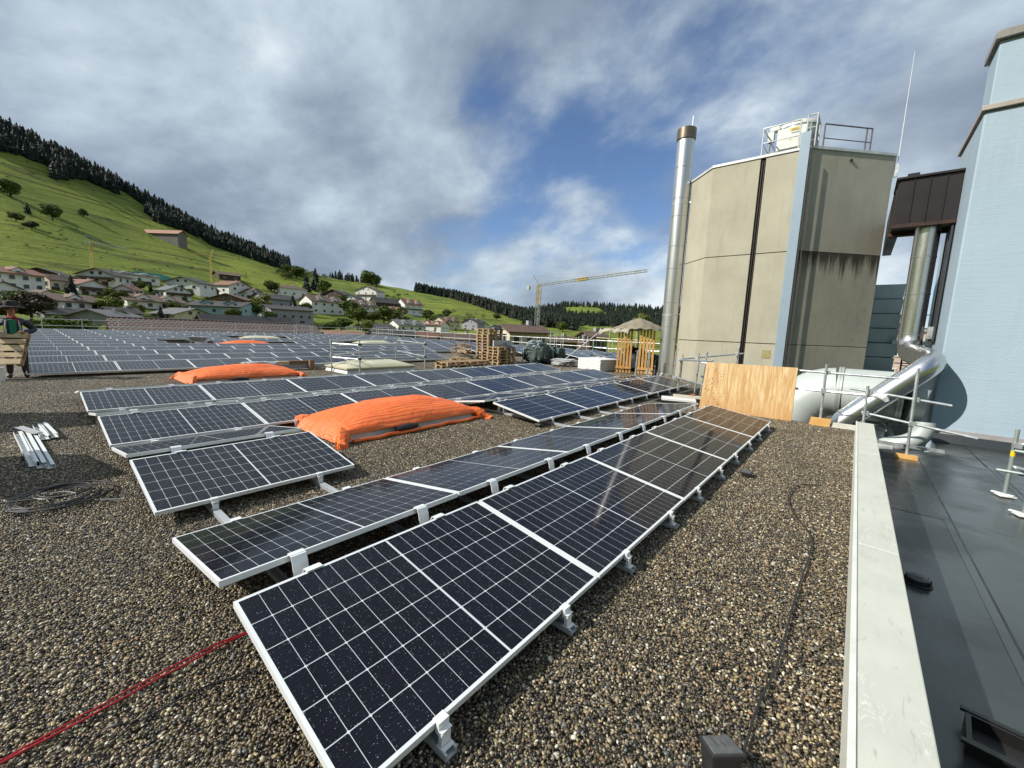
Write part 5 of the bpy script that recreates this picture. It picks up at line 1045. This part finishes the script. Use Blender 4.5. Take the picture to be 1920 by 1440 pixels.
# beam and cardboard on the gravel strip
t=thing('steel_beam','long grey beam lying on the gravel beside the cream skylight','beam',(-14.05,5.4,0)); obj('beam_body',MB().b2((-.09,-1.1,.06),(.09,2.0,.2)),M('grey_beam',(.33,.34,.35),.5,.2),t); obj('support_block',MB().b2((-.12,.9,0),(.12,1.05,.058)).b2((-.12,-.8,0),(.12,-.65,.058)),wood,t)
pallet_block('pale wood block and brown plank lying on the grey beam',(-14.05,5.15,.203),(.16,.4,.12),M('pale_block',(.6,.5,.33),.7),1); pallet_block('brown plank on the grey beam beside the pale block',(-14.05,5.75,.203),(.14,.75,.13),M('brown_plank',(.23,.14,.08),.7),1); pallet_block('upright brown block leaning on the grey beam',(-13.83,6.05,0),(.12,.16,.36),M('brown_plank',(.23,.14,.08)),1)
tag(obj('plastic_film',lump(.14,.5,.08,(-14.05,4.4,.25),11),M('clear_film',(.62,.65,.68),.3)),'crumpled white plastic film at the left end of the grey beam','plastic film')
# ------------------------------------------------------------------ wheelbarrow
wb=thing('wheelbarrow','grey wheelbarrow with red wheel far off among the panels','wheelbarrow',(-28.7,6.1,.02),1.25); wb.scale=(.78,.78,.78)
gt=M('grey_tray',(.38,.40,.41),.5,.3)
obj('tray',MB().hexa([(-.42,-.22,.42),(.30,-.22,.38),(.30,.22,.38),(-.42,.22,.42),(-.62,-.36,.72),(.62,-.36,.70),(.62,.36,.70),(-.62,.36,.72)]),gt,wb)
fm=MB()
for s in (-1,1): fm.path([(-1.15,s*.3,.62),(-.5,s*.3,.42),(.25,s*.16,.30),(.72,s*.09,.2)],.025,6).path([(-.45,s*.28,.42),(-.5,s*.28,.02),(-.25,s*.28,.02),(-.2,s*.27,.4)],.022,6)
obj('tube_frame',fm,galv,wb)
w_=obj('wheel',MB(),None,wb) if False else None
whl=obj('wheel',MB().tube((.72,-.045,.2),(.72,.045,.2),.125,18),M('red_paint',(.55,.03,.02),.5),wb,True); obj('tyre',MB().path([(.72+.165*math.cos(a),0,.2+.165*math.sin(a)) for a in np.linspace(0,2*math.pi,21)],.05,8),rubber,whl,True)
# ------------------------------------------------------------------ cables, profiles, cable box on the gravel
def cable(name,label,pts,r,mat,cat='cable',wob=0.):
    P=[Vector(map(float,p)) for p in pts]; Q=[]
    for i in range(len(P)-1):
        p0,p1,p2,p3=P[max(i-1,0)],P[i],P[i+1],P[min(i+2,len(P)-1)]
        for s in np.linspace(0,1,8,endpoint=False): Q.append(.5*((2*p1)+(p2-p0)*s+(2*p0-5*p1+4*p2-p3)*s*s+(3*p1-p0-3*p2+p3)*s**3)+Vector((random.gauss(0,wob),random.gauss(0,wob),abs(random.gauss(0,wob)))))
    Q.append(P[-1]); return tag(obj(name,MB().path(Q,r,7),mat,None,True),label,cat)
def gp(l,z=.022): return [G(u,v,z) for u,v in l]
redc=M('red_cable_sheath',(.40,.012,.022),.35)
cable('red_cable','thicker red solar cable running out from under the front panel',gp([(-120,1480),(0,1414),(150,1337),(300,1257),(400,1205),(452,1180),(520,1150),(640,1090)]),.0055,redc,wob=.0012)
cable('red_cable','second red solar cable lying close beside the thicker one',gp([(-120,1472),(0,1409),(140,1334),(290,1254),(400,1198),(455,1176),(540,1135),(640,1084)],.024),.0045,redc,wob=.0015)
cable('grey_cable','thin dark cable half buried in gravel below the red cables',gp([(60,1470),(150,1425),(250,1345),(380,1275),(440,1255),(490,1233),(560,1200)],.014),.0035,rubber,wob=.001)
blk=M('cable_black',(.022,.022,.022),.5)
cable('black_cable','black rubber cable winding over the gravel by the parapet',gp([(1396,1412),(1402,1375),(1425,1305),(1456,1240),(1478,1165),(1497,1095),(1515,1045),(1523,1010),(1516,988),(1496,965),(1480,935),(1484,915),(1503,903),(1540,905)],.024),.0062,blk,wob=.001)
def coil():
    t=thing('cable_coil','flat coil of black cable on the gravel left of the panels','cable coil',(*G(112,930)[:2],.02)); b=MB(); pts=[]
    rg=np.random.default_rng(5)
    for k in range(260):
        a=k*.145; r=.27+.05*math.sin(a*.37)+.03*math.sin(a*.11+1)+ (.0 if k<200 else -.0018*(k-200)); pts.append((r*1.05*math.cos(a)+.05*math.sin(a*.13),r*.95*math.sin(a)+.05*math.cos(a*.17),.012+.016*(.5+.5*math.sin(a*.21))+.0001*k))
    pts+= [(-.2,-.5,.012),(-.4,-.9,.01),(-.5,-1.3,.01)]
    obj('loops',b.path(pts,.0075,6),blk,t,True); c=MB().path([(.2*math.cos(a)+.05,.2*math.sin(a)-.1,.02) for a in np.linspace(0,7,40)],.005,6); obj('inner_loop',c,M('grey_sheath',(.35,.35,.36),.4),t,True)
    tail=MB().path([(.3,.2,.015),(.45,.38,.014),(.42,.55,.014),(.3,.6,.014)],.005,6); obj('loose_end',tail,M('grey_sheath',(.35,.35,.36)),t,True)
coil()
def uprofile(t,a,b_,w,h,z,mat=alu):
    A,B=Vector((*a,z)),Vector((*b_,z)); d=(B-A).normalized(); n=Vector((-d.y,d.x,0))
    mb=MB()
    for o,ww,hh,zz in ((0,w,.004,0),(w/2-.002,.004,h,0),(-w/2+.002,.004,h,0),(w/4,w/2,.004,h-.004)):
        q=[A+n*(o-ww/2),A+n*(o+ww/2),B+n*(o+ww/2),B+n*(o-ww/2)]; mb.hexa([p+Vector((0,0,zz)) for p in q]+[p+Vector((0,0,zz+hh)) for p in q])
    return obj('profile',mb,mat,t)
def pile():
    o=G(66,835); t=thing('profile_pile','loose pile of aluminium profiles on the gravel left of the panels','profiles',(o[0],o[1],.012))
    def rp(u,v): p=G(u,v)-o; return (p[0],p[1])
    uprofile(t,rp(34,812),rp(64,870),.085,.05,.0); uprofile(t,rp(48,814),rp(79,873),.08,.06,.0); uprofile(t,rp(63,818),rp(96,874),.07,.045,.0); uprofile(t,rp(36,806),rp(72,818),.09,.012,.065,alu_d); uprofile(t,rp(70,799),rp(86,822),.10,.05,.01); uprofile(t,rp(80,798),rp(101,820),.09,.055,.02)
pile()
def cable_box(label,q,h,name='conductor_block'):
    c=sum(q)/4; t=thing(name,label,'junction block',(c[0],c[1],0)); top=[Vector((p[0]-c[0],p[1]-c[1],h)) for p in q]; bot=[Vector((p.x*.72,p.y*.72,0)) for p in top]; rimb=[p*1.0-Vector((0,0,.025)) for p in top]
    bevel(obj('body',MB().hexa(bot+[Vector((p.x*.93,p.y*.93,h-.022)) for p in top]),black,t),.006); bevel(obj('rim',MB().hexa(rimb+top),black,t),.006)
    gy=M('worn_grey_plastic',(.07,.075,.07),.55,0,(.10,.105,.10),scale=25); lid=[Vector((p.x*.86,p.y*.86,h+.001)) for p in top]; bevel(obj('lid',MB().hexa([p-Vector((0,0,.01)) for p in lid]+[p+Vector((0,0,.004)) for p in lid]),gy,t),.004)
    def lp(a,b_): return (lid[0]*(1-a)*(1-b_)+lid[1]*a*(1-b_)+lid[2]*a*b_+lid[3]*(1-a)*b_)+Vector((0,0,.0042))
    g=MB()
    for (a0,b0),(a1,b1),w in (((.2,.0),(.33,.62),.012),((.50,.36),(.57,.66),.014)):
        g.add([lp(a0-w,b0),lp(a0+w,b0),lp(a1+w,b1),lp(a1-w,b1)],[(0,1,2,3)])
    g.v=[(x,y,z+.0006) for x,y,z in g.v]; obj('lid_slot',g,rubber,t)
    return t
cable_box('black plastic conductor block with slotted grey lid at the bottom edge',[G(1310,1378,.10),G(1366,1376,.10),G(1402,1416,.10),G(1337,1418,.10)],.138)
q=G(1400,888,.0); cable_box('small black conductor block beside the far end of the front row',[np.array([q[0]+a,q[1]+b_,.07]) for a,b_ in ((-.06,-.06),(.06,-.06),(.06,.06),(-.06,.06))],.07)
q=G(1010,797,.0); cable_box('small black conductor block by the gap left of the front rows',[np.array([q[0]+a,q[1]+b_,.06]) for a,b_ in ((-.06,-.06),(.06,-.06),(.06,.06),(-.06,.06))],.06)
# ------------------------------------------------------------------ scaffold feet at the right edge
zL=ZL+.012
def scaff(label,p,top,rzs,yb):
    t=thing('scaffold_post',label,'scaffold post',(p[0],p[1],zL)); d=Vector((top[0]-p[0],top[1]-p[1],0)); gg=M('pale_green_tube',(.42,.48,.45),.4,.5)
    obj('base_plate',MB().box((0,0,.012),(.17,.17,.012),Matrix.Rotation(.3,3,'Z')).box((-.02,.0,.03),(.22,.05,.012),Matrix.Rotation(-.5,3,'Z')),white,t); obj('standard_tube',MB().tube((0,0,.02),(0,0,top[2]-zL),.0242,12),gg,t,True)
    if yb: obj('yellow_band',MB().tube((0,0,yb-.04),(0,0,yb+.04),.0262,12),yel,t,True); obj('coupler',MB().box((.02,-.01,yb+.12),(.08,.09,.07)).path([(0,0,yb+.12),(.07,-.03,yb+.15),(.13,-.05,yb+.1)],.022,8),galv,t)
    return t
a=G(1884,925,zL); a2=AXY(1910,800,a[1]); scaff('pale scaffold post with yellow band at the right picture edge',a,(a[0],a[1],a2[2]),0,.62)
b_=G(1921,962,zL); scaff('second scaffold post cut by the right picture edge',b_,(b_[0],b_[1],.6),0,0)
tube_fence('tubes bracing the two scaffold posts at the right edge',[((a[0]+.03,a[1],.10),(b_[0]+.8,b_[1]-.5,.12))],[((a[0]-.12,a[1]+.0,.02),(a[0]+1.2,a[1]-.2,.05)),((a[0]+.03,a[1]-.03,.10),(a[0]+1.0,a[1]-.5,-.25)),((a[0],a[1]-.03,.33),(a[0]+1.,a[1]-.2,.30))],.02,'brace_tubes',M('pale_green_tube',(.42,.48,.45)),False)
rk=lump(.05,.04,.03,(a[0]+.13,a[1]-.03,zL+.03),12); tag(obj('rubber_pad',rk,rubber),'black lump beside the foot of the banded scaffold post','pad')
# ------------------------------------------------------------------ person carrying a pallet
def person():
    px,py=-15.2,-.72
    t=thing('person','person in dark rain jacket, green shirt and black hat carrying a pallet','person',(px,py,0),0)
    # facing +X (towards the camera side); X forward, Y to the person's left
    J={'pel':((0,0,.98),.155),'wst':((.02,0,1.12),.14),'chs':((.05,0,1.34),.165),'shc':((.03,0,1.48),.11),'nck':((.05,0,1.56),.058),'hd0':((.07,0,1.65),.075),'hd1':((.075,0,1.75),.085),'hd2':((.065,0,1.82),.055)}
    E_=[('pel','wst'),('wst','chs'),('chs','shc'),('shc','nck'),('nck','hd0'),('hd0','hd1'),('hd1','hd2')]
    for s,n in ((1,'l'),(-1,'r')):
        J.update({'sh'+n:((.03,s*.19,1.45),.08),'el'+n:((.02,s*.36,1.22),.055),'wr'+n:((.25,s*.30-.14,1.15),.036),'ha'+n:((.33,s*.27-.14,1.17),.034),'hp'+n:((0,s*.10,.92),.105),'kn'+n:((.04 if s>0 else -.02,s*.12,.50),.068),'an'+n:((-.03 if s>0 else -.06,s*.13,.09),.045),'to'+n:((.13 if s>0 else .10,s*.15,.04),.038)})
        E_+= [('shc','sh'+n),('sh'+n,'el'+n),('el'+n,'wr'+n),('wr'+n,'ha'+n),('pel','hp'+n),('hp'+n,'kn'+n),('kn'+n,'an'+n),('an'+n,'to'+n)]
        for f in range(4):   # fingers curled over the board edge
            y=s*.27-.14+(f-1.5)*.021; L_=(.9,1.,.95,.75)[f]; J[f'f{n}{f}a']=((.38,y,1.20),.0105); J[f'f{n}{f}b']=((.385+.035*L_,y,1.195),.0095); J[f'f{n}{f}c']=((.385+.045*L_,y,1.165),.0085)
            E_+= [('ha'+n,f'f{n}{f}a'),(f'f{n}{f}a',f'f{n}{f}b'),(f'f{n}{f}b',f'f{n}{f}c')]
        J[f't{n}a']=((.33,s*.27-.14-s*.045,1.185),.012); J[f't{n}b']=((.355,s*.27-.14-s*.06,1.165),.010); E_+= [('ha'+n,f't{n}a'),(f't{n}a',f't{n}b')]
    def skin(name,keys,mat,grow=0.,root='pel',sub=2,par=t):
        ks=[k for k in J if k in keys]; ix={k:i for i,k in enumerate(ks)}; m=bpy.data.meshes.new(name); m.from_pydata([J[k][0] for k in ks],[(ix[a],ix[b]) for a,b in E_ if a in ix and b in ix],[])
        o=bpy.data.objects.new(name,m); link(o,par); sk=o.modifiers.new('skin','SKIN'); sk.use_smooth_shade=True
        for k,i in ix.items(): r_=J[k][1]+grow; m.skin_vertices[0].data[i].radius=(r_,r_); m.skin_vertices[0].data[i].use_root=(k==root)
        sb=o.modifiers.new('sub','SUBSURF'); sb.levels=sub; sb.render_levels=sub; m.materials.append(mat); return o
    skinm=M('skin',(.42,.20,.13),.55,0,(.36,.16,.10)); full=dict(J)
    for k in J:
        if k in ('pel','wst','chs','shc') or k[:2] in ('sh','el','hp','kn','an','to'): J[k]=(J[k][0],J[k][1]*.72)
    skin('body',set(J),skinm); J.update(full); J['hem']=((0,0,.86),.15); E_.append(('pel','hem'))
    jk=M('dark_rain_jacket',(.012,.016,.022),.55,0,(.025,.03,.036),scale=9,bump=.6,bscale=11,bdist=.03); tr=M('brown_work_trousers',(.07,.045,.04),.8,0,(.045,.03,.028),scale=8)
    arms={k+n for k in('sh','el','wr') for n in 'lr'}
    skin('jacket',{'hem','pel','wst','chs','shc'}|arms,jk,.022,'wst'); skin('trousers',{'pel'}|{k+n for k in('hp','kn','an') for n in 'lr'},tr,.014)
    for n in 'lr': skin('boot',{'an'+n,'to'+n},black,.012,'an'+n)
    # open jacket front with green shirt and red scarf
    obj('shirt',MB().hexa([(.185,-.05,1.08),(.20,.06,1.08),(.14,.06,1.08),(.14,-.05,1.08),(.225,-.06,1.47),(.235,.07,1.47),(.12,.06,1.5),(.12,-.05,1.5)]),M('green_shirt',(.01,.22,.12),.7),t)
    obj('scarf',MB().path([(.12,-.07,1.53),(.17,0,1.51),(.13,.08,1.53)],[.03,.04,.03],8).path([(.16,.05,1.52),(.205,.085,1.44),(.215,.09,1.36)],[.03,.03,.015],6),M('red_scarf',(.30,.02,.03),.8),t,True)
    rs=MB()
    for s in (-1,1): rs.path([(.215,s*.10,1.46),(.232,s*.12,1.30),(.20,s*.11,1.12)],[.014,.02,.014],5)
    obj('jacket_lining',rs,M('pale_lining',(.4,.45,.45),.5),t,True); obj('shoulder_stripe',MB().path([(.06,-.13,1.565),(.03,-.24,1.53),(.03,-.34,1.38),(.03,-.42,1.26)],[.012,.022,.02,.016],6),M('reflective_grey',(.55,.6,.6),.4),t,True)
    hair=M('dark_hair',(.02,.015,.012),.8); obj('hair',lump(.1,.105,.075,(.035,0,1.79),21,14),hair,t,True)
    ht=MB().lathe([(.235,1.775),(.245,1.785),(.22,1.80),(.12,1.815),(.115,1.90),(.10,1.935),(.05,1.945)],24,(.07,0,0)); obj('hat',ht,M('black_felt',(.012,.012,.013),.7),t,True)
    fc=MB().lathe([(.0,0)],4) if False else None
    eye=MB(); 
    for s in (-1,1): eye.box((.163,s*.034,1.735),(.012,.022,.011))
    obj('eye',eye,M('eye_dark',(.02,.015,.012),.3),t); obj('nose',MB().hexa([(.15,-.018,1.685),(.185,-.014,1.69),(.185,.014,1.69),(.15,.018,1.685),(.15,-.008,1.735),(.16,-.007,1.735),(.16,.007,1.735),(.15,.008,1.735)]),skinm,t); obj('mouth',MB().box((.155,0,1.655),(.01,.05,.01)),M('lips',(.25,.08,.06),.5),t)
    for s in (-1,1): obj('ear',MB().box((.06,s*.098,1.72),(.035,.018,.055)),skinm,t)
    # pallet on edge in the hands
    c=thing('carried_pallet','wooden slatted pallet held on edge by the person at the left','pallet',(px+.36,py-.30,.34),0)
    ys=(-.75,.45)
    for k,(z0,h) in enumerate(((.0,.145),(.19,.12),(.36,.155),(.56,.12),(.72,.15))): obj('slat',MB().b2((.10,ys[0],z0),(.122,ys[1],z0+h)),crate_w,c)
    for y in (ys[0],-.22,ys[1]-.10): obj('cross_board',MB().b2((.078,y,0),(.0985,y+.1,.868)),wood,c); obj('block',MB().b2((0,y,.0),(.0775,y+.1,.145)).b2((0,y,.36),(.0775,y+.1,.50)).b2((0,y,.725),(.0775,y+.1,.868)),wood,c); obj('rear_board',MB().b2((-.022,y,0),(-.0005,y+.1,.868)),wood,c)
    c.rotation_euler=(R(1.5),-.5,-.5)
person()
t=thing('post_stub','white post stub at the left picture edge beyond the gravel','post',(*G(4,712)[:2],0)); obj('post',MB().b2((-.04,-.05,0),(.04,.05,.34)),white,t)
# unseen pallet stacks added past the left edge to throw a shadow on gravel
stack(-6.4,-2.15,11,.2,'the added unseen pallet stack outside the left edge','pallet stack at the left'); stack(-9.6,-2.15,12,-.1,'the second added unseen pallet stack outside the left edge','pallet stack at the left'); stack(-3.2,-2.75,8,.15,'the nearest added unseen pallet stack outside the left edge','pallet stack at the left')

# the gravel lies a little lower than the rails' datum: settle everything that is not panel or rail
for o in list(COL.objects):
    if o.parent is None and o.type in ('MESH','EMPTY') and o.get('category') not in ('solar panel','solar panels','rail') and o.name not in ('sun',):
        o.location.z-=.038
